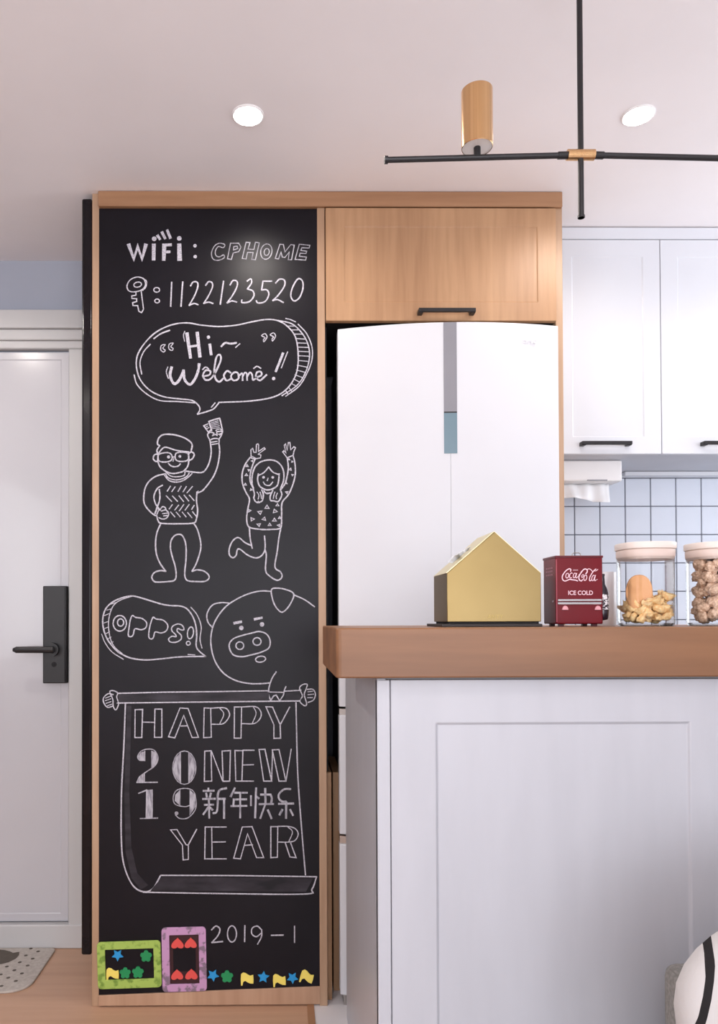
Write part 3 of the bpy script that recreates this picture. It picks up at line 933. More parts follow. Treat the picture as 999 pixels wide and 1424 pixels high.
k.fill('H', [(695, 602), (650, 650), (628, 735), (650, 815), (695, 866)]).fill('H', [(765, 602), (808, 655), (826, 735), (802, 820), (765, 864)]).ell('H', 728, 733, 101, 145, 1.3)
k.line('H', [(695, 600), (695, 868)], 1.1).line('H', [(765, 600), (765, 866)], 1.1)
k.fill('K', [(222, 480), (250, 478), (250, 597), (220, 597)]).line('K', [(190, 494), (225, 480)], 1.8).line('K', [(197, 600), (271, 598)], 1.6)
k.fill('K', [(366, 478), (345, 500), (342, 525), (366, 547)]).fill('K', [(405, 478), (428, 500), (430, 550), (405, 588)]).s('K', [(405, 545), (383, 550), (345, 540), (336, 512), (350, 482), (385, 473), (418, 482), (431, 515), (430, 560), (400, 596), (365, 600), (345, 585)], 1.3)
k.dot('K', 350, 578, 8)
k.done('chalk_lettering', 'shaded chalk numerals reading 2019 on the scroll', M_CHALKFILL)
k = Chalk()
k.line('I', [(58, 85), (110, 82), (115, 330), (55, 332)], w_, True).line('I', [(200, 85), (268, 80), (262, 330), (208, 332)], w_, True).line('I', [(115, 90), (205, 330)], w_)
k.line('I', [(305, 80), (370, 82), (362, 330), (312, 330)], w_, True).segs('I', [(370, 78, 462, 78), (370, 198, 458, 196), (362, 330, 458, 330)], w_)
k.line('I', [(502, 72), (550, 70), (605, 330), (540, 330)], w_, True).line('I', [(610, 75), (665, 72), (722, 330), (665, 330)], w_, True).segs('I', [(605, 330, 612, 80), (722, 330, 765, 68)], w_)
k.done('chalk_lettering', 'outlined chalk word NEW on the scroll')
k = Chalk()
cw = 2.7
k.segs('I', [(88, 388, 88, 408), (46, 410, 134, 408), (70, 428, 76, 460), (108, 428, 100, 460), (42, 476, 144, 474), (56, 524, 130, 522), (92, 480, 95, 632), (86, 545, 46, 602), (102, 545, 122, 566),
             (165, 475, 226, 474), (216, 476, 216, 634)], cw).s('I', [(236, 388), (182, 402), (164, 450), (164, 520), (155, 582), (126, 592)], cw)
k.segs('I', [(304, 386, 270, 456), (304, 425, 405, 425), (292, 480, 400, 478), (296, 482, 292, 528), (272, 534, 402, 532), (348, 427, 348, 630)], cw)
k.segs('I', [(436, 450, 436, 530), (478, 386, 470, 630), (484, 458, 500, 472), (515, 440, 596, 440), (503, 518, 620, 517), (552, 390, 555, 515), (552, 522, 512, 634), (574, 566, 604, 636)], cw).s('I', [(596, 440), (606, 470), (600, 512)], cw)
k.s('I', [(760, 395), (710, 396), (668, 432), (664, 470), (690, 496), (722, 496)], cw).segs('I', [(662, 516, 784, 513), (725, 500, 722, 634), (692, 562, 670, 606), (756, 562, 780, 610)], cw)
k.done('chalk_lettering', 'four thick chalk Chinese characters on the scroll', M_CHALKFILL)
k = Chalk()
k.line('K', [(325, 648), (352, 646), (390, 710), (400, 712), (400, 772), (378, 774), (375, 712)], w_, True).line('K', [(400, 710), (435, 645)], w_)
k.line('I', [(62, 705), (115, 705), (118, 965), (58, 965)], w_, True).segs('I', [(115, 705, 235, 705), (125, 828, 228, 826), (118, 965, 235, 965)], w_)
k.line('I', [(365, 705), (445, 702), (540, 955), (482, 955), (408, 760), (350, 965), (295, 960)], w_, True).line('I', [(385, 855), (450, 850)], w_)
k.line('I', [(598, 702), (655, 702), (652, 952), (598, 955)], w_, True).s('I', [(655, 700), (740, 700), (800, 720), (822, 765), (795, 815), (740, 828), (660, 828)], w_).s('I', [(735, 702), (775, 745), (745, 825)], 1.2)
k.line('I', [(715, 830), (755, 950), (805, 955), (760, 835)], w_)
k.done('chalk_lettering', 'outlined chalk word YEAR on the scroll')
k = Chalk()
k.s('L', [(472, 136), (488, 122), (502, 133), (495, 156), (473, 181)], 1.8).line('L', [(473, 181), (512, 177)], 1.8)
k.ell('L', 545, 150, 16, 29, 1.6).line('L', [(591, 120), (590, 178)], 1.6).s('L', [(650, 135), (635, 122), (617, 130), (616, 150), (632, 160), (648, 148)], 1.6).s('L', [(651, 135), (650, 160), (636, 187)], 1.6)
k.line('L', [(685, 155), (728, 154)], 1.9).line('L', [(768, 122), (768, 181)], 1.7)
k.done('chalk_lettering', 'small chalk date reading 2019-1')

# ---- magnets and foam frames on the board
YM = YBD - 0.0005


def wpt(px, py):
    v = at(px, py, YM)
    return (v.x, v.z)


def round_rect(cx, cz, hw, hh, r, n=5):
    out = []
    for sx, sz, a0 in ((1, 1, 0), (-1, 1, 90), (-1, -1, 180), (1, -1, 270)):
        for i in range(n + 1):
            a = math.radians(a0 + 90 * i / n)
            out.append((cx + sx * (hw - r) + r * math.cos(a), cz + sz * (hh - r) + r * math.sin(a)))
    return out


def ring_plate(bm, outer, inner, y0, y1):
    n = len(outer)
    V = [[bm.verts.new((p[0], y, p[1])) for p in L] for L in (outer, inner) for y in (y0, y1)]
    for i in range(n):
        j = (i + 1) % n
        bm.faces.new((V[0][i], V[0][j], V[2][j], V[2][i]))
        bm.faces.new((V[1][i], V[3][i], V[3][j], V[1][j]))
        bm.faces.new((V[0][i], V[1][i], V[1][j], V[0][j]))
        bm.faces.new((V[2][i], V[2][j], V[3][j], V[3][i]))


def foam_frame(name, label, px0, py0, px1, py1, ix0, iy0, ix1, iy1, m, rot, mi, inner_border=None):
    a, b = wpt(px0, py1), wpt(px1, py0)
    c = ((a[0] + b[0]) / 2, (a[1] + b[1]) / 2)
    ia, ib = wpt(ix0, iy1), wpt(ix1, iy0)
    ic = ((ia[0] + ib[0]) / 2, (ia[1] + ib[1]) / 2)
    t = empty(name, label, 'magnet frame', (c[0], YM, c[1]))
    bm = bmesh.new()
    ring_plate(bm, round_rect(c[0], c[1], (b[0] - a[0]) / 2, (b[1] - a[1]) / 2, 0.011), round_rect(ic[0], ic[1], (ib[0] - ia[0]) / 2, (ib[1] - ia[1]) / 2, 0.002), YM - .006, YM)
    obj('foam_border', bm, m, t, bevel=0.001)
    bm = bmesh.new()
    box(bm, ia[0] - .003, ib[0] + .003, YM - .0015, YM, ia[1] - .003, ib[1] + .003)
    o = obj('backing', bm, mi, t)
    if inner_border:
        bm = bmesh.new()
        box(bm, ia[0] + .010, ib[0] - .010, YM - .0022, YM - .0014, ia[1] + .036, ib[1] - .040)
        obj('backing_centre', bm, M_BOARD, t, label='black centre of the backing')
    t.rotation_euler = (0, rot, 0)
    return t


M_GREENF = mat('green_camouflage_foam', (164, 192, 92), 0.85, 0, (116, 148, 60), 55, lo=0.36, hi=0.5)
M_PINKF = mat('pink_foam_print', (196, 150, 190), 0.85, 0, (132, 110, 128), 45, lo=0.40, hi=0.48)
foam_frame('magnet_frame', 'green camouflage foam magnetic frame at the bottom left of the blackboard', 136, 1308, 224.5, 1373.5, 147, 1318.5, 214.3, 1361, M_GREENF, math.radians(-1.5), M_BOARD)
foam_frame('magnet_frame', 'pink foam magnetic frame with grey print, right of the green one', 225.7, 1288.5, 287.3, 1378, 236.4, 1299, 277.2, 1367.5, M_PINKF, math.radians(-1.0),
           mat('dark_red_backing', (54, 12, 20), 0.6), True)

M_STAR = mat('blue_magnet', (36, 150, 214), 0.5)
M_FLOWER = mat('green_magnet', (26, 142, 84), 0.5)
M_FLAG = mat('yellow_magnet', (246, 226, 110), 0.5)
M_HEART = mat('coral_red_magnet', (226, 84, 78), 0.5)


def magnet(kind, label, px, py, r, rot, group, depth=0.0016):
    cx, cz = wpt(px, py)
    rr = r * PXM / 1.02
    if kind == 'star':
        P = [(rr * (1 if i % 2 == 0 else 0.50) * math.cos(math.pi * i / 5), rr * (1 if i % 2 == 0 else 0.50) * math.sin(math.pi * i / 5)) for i in range(10)]
        m = M_STAR
    elif kind == 'flower':
        P = [(rr * (0.86 + 0.13 * math.cos(5 * a) - 0.04 * math.cos(10 * a)) * math.cos(a), rr * (0.86 + 0.13 * math.cos(5 * a) - 0.04 * math.cos(10 * a)) * math.sin(a)) for a in [2 * math.pi * i / 40 for i in range(40)]]
        m = M_FLOWER
    elif kind == 'heart':
        P = []
        for i in range(28):
            t = 2 * math.pi * i / 28
            P.append((rr * math.sin(t) ** 3 * 1.0, -rr * (0.82 * math.cos(t) - 0.30 * math.cos(2 * t) - 0.12 * math.cos(3 * t) - 0.05)))
        m = M_HEART
    else:
        P = [(-.95, -1.0), (-.72, -1.0), (-.62, -.45), (-.3, -.28), (0.05, -.5), (.45, -.68), (.95, -.72), (.98, -.1), (.92, .62), (.5, .48), (.15, .62), (-.2, .88), (-.62, 1.0), (-.95, .72), (-1.0, 0)]
        P = [(a * rr, b * rr) for a, b in P]
        m = M_FLAG
    c, s = math.cos(rot), math.sin(rot)
    P = [(cx + a * c - b * s, cz + a * s + b * c) for a, b in P]
    bm = bmesh.new()
    plate(bm, P, YM - depth - .003, YM - depth + .0005)
    o = obj(kind + '_magnet', bm, m, origin=(cx, YM - depth, cz), bevel=0.0006, seg=1)
    tag(o, label, 'magnet', group)
    return o


up = math.pi / 2
G1, G2, G3 = 'magnets inside the green frame', 'heart magnets inside the pink frame', 'row of magnets along the bottom of the blackboard'
magnet('star', 'blue star magnet inside the green frame', 164, 1327.5, 8.6, -up, G1)
magnet('flower', 'green flower magnet at the upper right inside the green frame', 203.5, 1329, 8.6, up, G1)
magnet('flag', 'yellow flag magnet inside the green frame', 157, 1354, 8.8, 0, G1)
magnet('flower', 'green flower magnet in the lower row of the green frame, next to its yellow flag', 174.5, 1352.5, 8.2, up, G1)
magnet('flower', 'green flower magnet in the lower row of the green frame, rightmost', 192.2, 1351.5, 8.6, up, G1)
magnet('heart', 'upside-down coral heart magnet at the upper left of the pink frame', 247.2, 1312.5, 8.6, 0, G2)
magnet('heart', 'upside-down coral heart magnet at the upper right of the pink frame', 265.5, 1312, 8.4, 0, G2)
magnet('heart', 'upside-down coral heart magnet at the lower left of the pink frame', 246.7, 1356, 8.4, 0.05, G2)
magnet('heart', 'upside-down coral heart magnet at the lower right of the pink frame', 266.5, 1355.5, 8.6, 0, G2)
magnet('star', 'blue star magnet beside the pink frame, leftmost of the bottom row', 296.5, 1356, 8.8, -up + 0.12, G3, 0)
magnet('flower', 'green flower magnet in the row along the bottom of the blackboard', 316, 1357.8, 9, up, G3, 0)
magnet('flag', 'yellow flag magnet right after the green flower in the bottom row', 344, 1361, 9, 0, G3, 0)
magnet('star', 'blue star magnet between the first two yellow flags of the bottom row', 366.5, 1358.5, 8.6, up - 0.1, G3, 0)
magnet('flag', 'yellow flag magnet set lowest in the bottom row, between two blue stars', 388.8, 1363, 9, 0.02, G3, 0)
magnet('star', 'blue star magnet between the last two yellow flags of the bottom row', 407, 1359.5, 8.4, -up + 0.05, G3, 0)
magnet('flag', 'tilted yellow flag magnet at the right end of the bottom row', 427, 1358.5, 9.2, -0.3, G3, 0)

# ------------------------------------------------------------------ fridge
YFR = YC + 0.0       # plane of the door edges; the doors bow forward from it
fx0, fx1 = X(470.5, 640, YFR), X(773, 600, YFR)
fz1 = Z(471, 458, YFR)
fr = empty('fridge', 'white glass-fronted double-door fridge with a grey centre handle strip', 'fridge', ((fx0 + fx1) / 2, YFR, 0))
fxc, fhw, BOW = (fx0 + fx1) / 2 + .05, (fx1 - fx0) / 2, 0.056


def fy(x):
    return YFR - BOW * (1 - min(1, ((x - fxc) / (fhw + .05)) ** 2))


def bow(x0, x1, z0, z1, back=0.04, off=0.0, n=12):
    bm = bmesh.new()
    F, B = [], []
    for i in range(n + 1):
        x = x0 + (x1 - x0) * i / n
        F.append((bm.verts.new((x, fy(x) - off, z0)), bm.verts.new((x, fy(x) - off, z1))))
        B.append((bm.verts.new((x, YFR + back, z0)), bm.verts.new((x, YFR + back, z1))))
    for i in range(n):
        bm.faces.new((F[i][0], F[i + 1][0], F[i + 1][1], F[i][1]))
        bm.faces.new((B[i][0], B[i][1], B[i + 1][1], B[i + 1][0]))
        bm.faces.new((F[i][1], F[i + 1][1], B[i + 1][1], B[i][1]))
        bm.faces.new((F[i][0], B[i][0], B[i + 1][0], F[i + 1][0]))
    bm.faces.new((F[0][0], F[0][1], B[0][1], B[0][0]))
    bm.faces.new((F[n][0], B[n][0], B[n][1], F[n][1]))
    return bm


xm0, xm1, xm = X(617, 540, YFR - .05), X(635, 540, YFR - .05), X(626, 540, YFR - .05)
zs0, zs1, zs2 = Z(626, 631, YFR - .05), Z(626, 574, YFR - .05), fz1
zg1, zg2 = Z(476, 984, YFR), Z(476, 1163, YFR)
obj('body', bx(fx0 + .016, fx1 - .01, YFR + .045, YB - .02, 0.03, fz1 - .01), mat('fridge_body', (70, 70, 74), 0.5), fr)
dl = obj('door', bow(fx0, xm - .0002, zg1 + .003, fz1), M_FRIDGE, fr, bevel=0.001)
dr = obj('door', bow(xm + .0002, fx1, zg1 + .003, fz1), M_FRIDGE, fr, bevel=0.001)
obj('drawer', bow(fx0, fx1, zg2 + .006, zg1 - .022, n=20), M_FRIDGE, fr, bevel=0.003)
obj('drawer', bow(fx0, fx1, 0.03, zg2 - .022, n=20), M_FRIDGE, fr, bevel=0.003)
obj('drawer_grip', bow(fx0 + .001, fx1, zg1 - .022, zg1 - .004, off=-0.006), M_ALU, fr)
obj('drawer_grip', bow(fx0 + .001, fx1, zg2 - .022, zg2 - .0, off=-0.006), M_ALU, fr)
obj('plinth', bx(fx0 + .01, fx1 - .01, YFR + .0, YFR + .05, 0.0, 0.03), M_ALU, fr)
obj('handle_strip', bow(xm0, xm1, zs1 + .002, zs2 - .001, off=0.0012), M_SLOT, fr, label='grey recessed handle strip')
obj('display_strip', bow(xm0, xm1, zs0, zs1 - .002, off=0.0012), M_SLOT2, fr, label='blue grey display strip')
obj('strip_gap', bow(xm0, xm1, zs1 - .002, zs1 + .002, off=0.001), M_BLACK, fr)


def text(name, s, size, loc, m, parent, rot=(math.pi / 2, 0, 0), shear=0.0, extrude=0.0003, sx=1.0, align='CENTER', bold=0.0):
    c = bpy.data.curves.new('txt', 'FONT')
    c.body, c.size, c.extrude, c.shear, c.align_x, c.align_y, c.offset = s, size, extrude, shear, align, 'CENTER', bold
    t = bpy.data.objects.new('txt', c)
    COL.objects.link(t)
    bpy.context.view_layer.update()
    me = bpy.data.meshes.new_from_object(t.evaluated_get(bpy.context.evaluated_depsgraph_get()))
    bpy.data.objects.remove(t)
    me.transform(Matrix.Diagonal((sx, 1, 1, 1)))
    me.transform(Euler(rot).to_matrix().to_4x4())
    me.materials.clear()
    me.materials.append(m)
    o = bpy.data.objects.new(name, me)
    COL.objects.link(o)
    o.location = Vector(loc) - (wloc(parent) if parent else Vector((0, 0, 0)))
    o.parent = parent
    return o


lx, lz = X(725, 479, YFR - .02), Z(725, 479, YFR - .02)
text('brand_lettering', 'Casarte', 0.024, (lx, fy(lx) - .0006, lz), mat('pale_silver_print', (214, 214, 220), 0.4), fr)['label'] = 'very faint pale lettering'

# ------------------------------------------------------------------ white wall cabinets
YU = 2.37
uc = empty('wall_cabinet', 'white wall cabinets with black bar handles over the tiled splashback', 'cabinet', (X(900, 600, YU), YU, Z(900, 631, YU)))
uz0, uz1 = Z(890, 631, YU), Z(890, 333.5, YU)
ux0 = X(785, 480, YU) - .03
xs = [ux0, X(919.5, 480, YU)]
dw = X(919.5, 480, YU) - X(785, 480, YU)
while xs[-1] < XR - 0.35:
    xs.append(xs[-1] + dw * 1.08)
xe = xs[-1]
obj('carcass', bx(ux0, xe, YU + .02, YB - .013, uz0, uz1), mat('cabinet_grey_underside', (196, 198, 206), 0.5), uc)
obj('cornice', bx(ux0, xe, YU + .004, YU + .025, uz1 + .004, CEIL - .003), M_UPPER, uc, bevel=0.002)
for i in range(len(xs) - 1):
    a, b = xs[i] + .0012, xs[i + 1] - .0012
    d = obj('door', shaker(a, b, uz0, uz1, YU, 0.019, 0.055, 0.002), M_UPPER, uc, bevel=0.001, seg=1)
    if i == 0:
        hx0, hx1 = X(806, 618, YU), X(875, 618, YU)
        hw_ = hx1 - hx0
    else:
        hx0 = xs[i] + (X(974, 618, YU) - X(919.5, 480, YU))
        hx1 = hx0 + hw_
    obj('handle', bar_handle(hx0, hx1, Z(840, 618, YU), YU, 0.0055, 0.026), M_BLACK, d, bevel=0.0015, label='black bar handle')
obj('light_rail', bx(X(868, 650, YB - .05), xe, YB - .06, YB - .013, uz0 - .016, uz0 - .001), M_UPPER, uc, bevel=0.002)

# paper towel dispenser under the cabinet
YT = 2.46
zt1, zt0 = uz0 - .001, Z(830, 669, YT)
pt = empty('towel_dispenser', 'white paper towel dispenser hanging under the wall cabinet', 'towel dispenser', (X(826, 650, YT), YT, zt0))
obj('housing', bx(X(780, 650, YT), X(866, 650, YT), YT, YB - .02, zt0, zt1), M_PLASTIC, pt, bevel=0.006, seg=3)
obj('slot', bx(X(817, 669, YT), X(845, 669, YT), YT - .001, YT + .004, zt0 + .001, zt0 + .005), mat('slot_shadow_grey', (150, 150, 156), 0.6), pt)
bm = bmesh.new()       # the hanging sheet
tx_a, tx_b = X(786, 680, YT), X(857, 680, YT)
cols = []
for i in range(19):
    u = i / 18
    col = []
    for j in range(7):
        v = j / 6
        x = tx_a + (tx_b - tx_a) * u
        x -= 0.012 * v * u
        zz = zt0 - v * (Z(830, 669, YT) - Z(830, 691 + 6 * u, YT))
        yy = YT + .05 - .03 * v + 0.006 * math.sin(u * 9 + v * 2) * v + 0.004 * math.sin(u * 21)
        col.append(bm.verts.new((x, yy, zz + 0.003 * math.sin(u * 6) * v)))
    cols.append(col)
for i in range(18):
    for j in range(6):
        bm.faces.new((cols[i][j], cols[i + 1][j], cols[i + 1][j + 1], cols[i][j + 1]))
o = obj('paper_sheet', bm, M_PAPER, smooth=True, origin=(X(826, 690, YT), YT, zt0))
md = o.modifiers.new('thickness', 'SOLIDIFY')
md.thickness = 0.0006
tag(o, 'loose white paper towel hanging from the dispenser', 'paper towel')

# ------------------------------------------------------------------ island
YW, YWB = 1.40, 1.84
wz0, wz1 = Z(560, 943, YW), 1.112
wx0 = X(467.5, 930, YW)
bm = bmesh.new()
plan = []
R = 0.012
for cx_, cy_, a0 in ((wx0 + R, YW + R, 180),):
    for i in range(7):
        a = math.radians(a0 + 90 * i / 6)
        plan.append((cx_ + R * math.cos(a), cy_ + R * math.sin(a)))
plan += [(2.2, YW), (2.2, YWB)]
for i in range(7):
    a = math.radians(90 + 90 * i / 6)
    plan.append((wx0 + R + R * math.cos(a), YWB - R + R * math.sin(a)))
a_ = [bm.verts.new((p[0], p[1], wz0)) for p in plan]
b_ = [bm.verts.new((p[0], p[1], wz1)) for p in plan]
bm.faces.new(a_[::-1])
bm.faces.new(b_)
for i in range(len(plan)):
    j = (i + 1) % len(plan)
    bm.faces.new((a_[i], a_[j], b_[j], b_[i]))
wt = obj('worktop', bm, M_TOP, bevel=0.003, origin=(1.1, 1.62, wz0))
tag(wt, 'thick brown timber bar worktop on the white island', 'worktop')

YI = 1.432
isl = empty('kitchen_island', 'white panelled kitchen island under the timber worktop', 'kitchen island', (1.1, 1.8, 0))
ix0 = X(525, 1100, YI)
iz1 = wz0
obj('body', bx(ix0 + .004, 2.18, YI + .022, 2.12, 0.0, iz1), mat('island_carcass', (205, 204, 209), 0.5), isl)
obj('end_panel', bx(ix0, ix0 + .018, YI + .002, 2.125, 0.0, iz1 - .003), M_WHITE, isl, bevel=0.002, label='plain white left end panel')
pzt = iz1 - .006
xp0, xp1 = X(544.5, 1150, YI), X(1020, 1100, YI)
obj('filler_strip', bx(ix0, xp0 - .0015, YI - .001, YI + .02, 0.0, pzt), M_WHITE, isl, bevel=0.0015)
rail = (X(606.5, 1050, YI) - xp0, xp1 - X(961, 1050, YI), 0.10, pzt - Z(780, 1004.5, YI))
obj('panel', shaker(xp0, xp1, 0.06, pzt, YI, 0.02, rails=rail, rec=0.005), M_WHITE, isl, bevel=0.0012, seg=1)
pw = xp1 - xp0
for q in (1, 2):
    obj('panel', shaker(xp0 + q * (pw + .003), min(2.18, xp1 + q * (pw + .003)), 0.06, pzt, YI, 0.02, rails=rail, rec=0.005), M_WHITE, isl, bevel=0.0012, seg=1)
obj('plinth', bx(ix0 + .02, 2.18, YI + .012, YI + .03, 0.0, 0.06), M_WHITE, isl)

# ------------------------------------------------------------------ things on the worktop
ZT = wz1


def noise3(p, s=1.0):
    from mathutils import noise
    return noise.noise(Vector(p) * s)


# brass house
YH = 1.50
hx0, hx1 = X(622, 840, YH), X(753, 840, YH)
hb, he, ha = ZT + .010, Z(688, 797, YH), Z(688, 739.5, YH)
hxa = X(688, 740, YH)
dep = 0.128
hs = empty('tissue_box', 'brushed brass house-shaped tissue box on a dark tray', 'tissue box', ((hx0 + hx1) / 2, YH + dep / 2, ZT))
bm = bmesh.new()
plate(bm, [(hx0, hb), (hx1, hb), (hx1, he), (hxa, ha), (hx0, he)], YH, YH + dep)
obj('house_shell', bm, M_BRASS, hs, bevel=0.0012)
bm = bmesh.new()        # folded roof skin proud of the shell; pale tone paints in a bright edge halo
th = 0.0012
for (xa, za), (xb, zb_) in (((hx0, he), (hxa, ha)), ((hxa, ha), (hx1, he))):
    n = Vector((-(zb_ - za), 0, (xb - xa))).normalized() * th
    vs = [bm.verts.new((x + k * n.x, y, z + k * n.z)) for k in (0.2, 1) for (x, z) in ((xa, za), (xb, zb_)) for y in (YH + .002, YH + dep)]
    for f in ((0, 1, 3, 2), (4, 6, 7, 5), (0, 4, 5, 1), (2, 3, 7, 6), (0, 2, 6, 4), (1, 5, 7, 3)):
        bm.faces.new([vs[i] for i in f])
obj('roof', bm, mat('pale_halo_brass', (232, 220, 176), 0.35, 0.7), hs)
obj('base_rim', bx(hx0 + .004, hx1 - .004, YH + .003, YH + dep - .003, ZT + .006, hb + .001), M_DARKGAP, hs)
t = text('embossed_lettering', 'ANTY', 0.012, (X(689, 858, YH), YH - .0002, Z(689, 858, YH)), mat('dull_brass', (168, 146, 92), 0.45, 0.9), hs, extrude=0.0002)
t['label'] = 'tiny embossed lettering'
tr = obj('tray', bx(hx0 - .012, hx1 + .001, YH - .004, YH + dep + .02, ZT, ZT + .006), mat('dark_slate', (52, 44, 42), 0.5), bevel=0.001, origin=((hx0 + hx1) / 2, YH, ZT))
tag(tr, 'thin dark tray under the brass house tissue box', 'tray')
bm = bmesh.new()          # tissue pulled out of the left roof slope
sl = Vector((hxa - hx0, 0, ha - he))
slot_c = Vector((hx0, YH + dep * .55, he)) + sl * 0.45
nrm = Vector((-sl.z, 0, sl.x)).normalized()
cols = []
for i in range(15):
    u = i / 14
    col = []
    for j in range(6):
        v = j / 5
        p = slot_c + sl.normalized() * ((u - .5) * (0.04 + .012 * v)) + nrm * (v * (0.009 + 0.003 * math.sin(u * 5)))
        p += Vector((0, (0.012 * math.sin(u * 11) + 0.01 * math.sin(u * 23 + 1)) * v - .01 * v, 0))
        col.append(bm.verts.new(p))
    cols.append(col)
for i in range(14):
    for j in range(5):
        bm.faces.new((cols[i][j], cols[i + 1][j], cols[i + 1][j + 1], cols[i][j + 1]))
o = obj('tissue', bm, M_PAPER, smooth=True, origin=slot_c)
md = o.modifiers.new('thickness', 'SOLIDIFY')
md.thickness = 0.0005
tag(o, 'white tissue poking out of the brass house roof', 'tissue')

# red drinks-cooler box
YK = 1.52
kx0, kx1 = X(773.5, 830, YK), X(839, 830, YK)
kz1 = Z(806, 772.5, YK)
kd = 0.072
kb = empty('cooler_tin', 'small red vintage drinks cooler tin with white script lettering', 'tin', ((kx0 + kx1) / 2, YK + kd / 2, ZT))
kzb = ZT + .005
obj('tin_body', bx(kx0, kx1, YK, YK + kd, kzb, kz1 - .003), M_RED, kb, bevel=0.0025)
obj('tin_lid', bx(kx0 - .0008, kx1 + .0008, YK - .001, YK + kd + .001, kz1 - .005, kz1), mat('lid_dark_red', (96, 14, 28), 0.3), kb, bevel=0.001)
for fx, fyy in ((kx0 + .010, YK + .01), (kx1 - .018, YK + .01), (kx0 + .010, YK + kd - .012), (kx1 - .018, YK + kd - .012)):
    obj('foot', bx(fx, fx + .010, fyy, fyy + .008, ZT, kzb + .001), M_DKRED, kb)
bm = bmesh.new()
hx_, hz_ = X(803, 772, YK + .03), kz1
box_w = 0.008
tube(bm, [(hx_ - .0095, YK + .034, hz_ - .002), (hx_ - .0085, YK + .034, hz_ + .006), (hx_ - .005, YK + .034, hz_ + .0085), (hx_ + .005, YK + .034, hz_ + .0085), (hx_ + .0085, YK + .034, hz_ + .006), (hx_ + .0095, YK + .034, hz_ - .002)], 0.0011, 8)
obj('carry_handle', bm, M_ALU, kb, label='thin grey wire handle')
# front panel edges
zf = Z(806, 834.5, YK)
bm = bmesh.new()
box(bm, kx0 + .0005, kx0 + .0022, YK - .0008, YK + .001, kzb + .004, kz1 - .008)
box(bm, kx0 + .003, kx1 - .003, YK - .0006, YK + .001, zf - .0002, zf + .0012)
obj('edge_trim', bm, mat('worn_red_edge', (164, 70, 84), 0.4), kb)
za, zb2 = Z(806, 833.2, YK), Z(806, 840.5, YK)
bm = bmesh.new()
box(bm, kx0 + .0030, kx1 - .004, YK - .004, YK + .001, zb2 + (za - zb2) * .62, za)
box(bm, kx0 + .0030, kx1 - .004, YK - .003, YK + .001, zb2, zb2 + (za - zb2) * .42)
obj('chrome_band', bm, M_CHROME, kb, bevel=0.0004, seg=1)
for px in (786, 831.5):
    cx_, cz_ = X(px, 848, YK), Z(px, 848.2, YK)
    bm = bmesh.new()
    plate(bm, [(cx_ + .0065 * math.cos(math.pi * i / 10), cz_ + .0088 * math.sin(math.pi * i / 10)) for i in range(11)], YK - .003, YK + .0005)
    obj('opener', bm, mat('pale_pink_metal', (226, 160, 168), 0.35, 0.2), kb, bevel=0.0006, seg=1)
bm = bmesh.new()
tube(bm, [(kx0 + .0005, YK + .012, Z(768, 836, YK)), (kx0 - .002, YK + .012, Z(768, 836, YK))], 0.002, 8)
obj('side_bolt', bm, M_CHROME, kb)
bm = bmesh.new()
tube(bm, [(kx1 - .0005, YK + .03, Z(841, 781, YK)), (kx1 + .003, YK + .03, Z(841, 781, YK))], 0.001, 8)
obj('side_pin', bm, M_ALU, kb)

# script lettering, strokes in a crop (775, 785) scale 15.37
sc_bm = bmesh.new()


def tin_pt(p):
    v = at(775 + p[0] / 15.37, 785 + p[1] / 15.37, YK)
    return (v.x, v.z)


class Print(Chalk):
    def y(self):
        _eps[0] += 1
        return YK - 0.0006 - (_eps[0] % 9) * 0.00001

    def st(self, pts, w):
        self.ribbon(smooth_pts([tin_pt(q) for q in pts], False, 6), w / 15.37 * YK / FPX)
        return self

    def fin(self, name, label, m, parent):
        for f in self.bm.faces:
            f.normal_update()
            if f.normal.y > 0:
                f.normal_flip()
        return obj(name, self.bm, m, parent, label=label, flip=False)


k = Print()
k.st([(285, 150), (292, 110), (262, 92), (205, 120), (150, 180), (112, 250), (118, 320), (160, 352), (215, 340), (262, 318), (300, 322), (350, 330), (395, 335), (440, 352)], 22)
k.st([(228, 185), (200, 200), (185, 250), (200, 288), (230, 280), (248, 235), (240, 195), (228, 185)], 17)
k.st([(325, 190), (305, 180), (278, 205), (265, 250), (280, 290), (312, 280)], 17)
k.st([(402, 196), (376, 184), (352, 215), (344, 262), (362, 286), (388, 262), (402, 215)], 15)
k.st([(420, 185), (404, 235), (398, 270), (412, 288), (434, 270)], 17)
k.st([(440, 262), (462, 240), (470, 210)], 10)
k.st([(612, 200), (640, 165), (642, 120), (608, 96), (560, 115), (500, 190), (465, 270), (478, 330), (515, 350), (545, 325)], 24)
k.st([(640, 112), (680, 92), (722, 112), (762, 158)], 15)
k.st([(545, 215), (525, 245), (530, 280), (552, 262), (570, 225), (552, 212)], 12)
k.st([(615, 225), (590, 240), (570, 290), (582, 340), (615, 330), (635, 280), (628, 235), (610, 225)], 17)
k.st([(872, 104), (838, 132), (798, 140)], 13)
k.st([(830, 96), (790, 128), (760, 165), (735, 205), (700, 270), (690, 330), (705, 350), (725, 335)], 19)
k.st([(800, 238), (776, 230), (748, 268), (740, 322), (758, 348), (786, 322), (802, 262)], 15)
k.st([(822, 228), (804, 290), (797, 330), (810, 348), (832, 332)], 17)
k.fill_pts = None
v = tin_pt((855, 320))
k.ribbon([(v[0] - .0005, v[1]), (v[0] + .0007, v[1])], .0012)
k.fin('script_lettering', 'white flowing script lettering reading Coca-Cola', M_PINKPRINT, kb)
lz2 = tin_pt((500, 610))
t = text('block_lettering', 'ICE COLD', 0.0122, (lz2[0], YK - .0006, lz2[1]), M_PINKPRINT, kb, extrude=0.0001, sx=0.94, bold=0.0002)
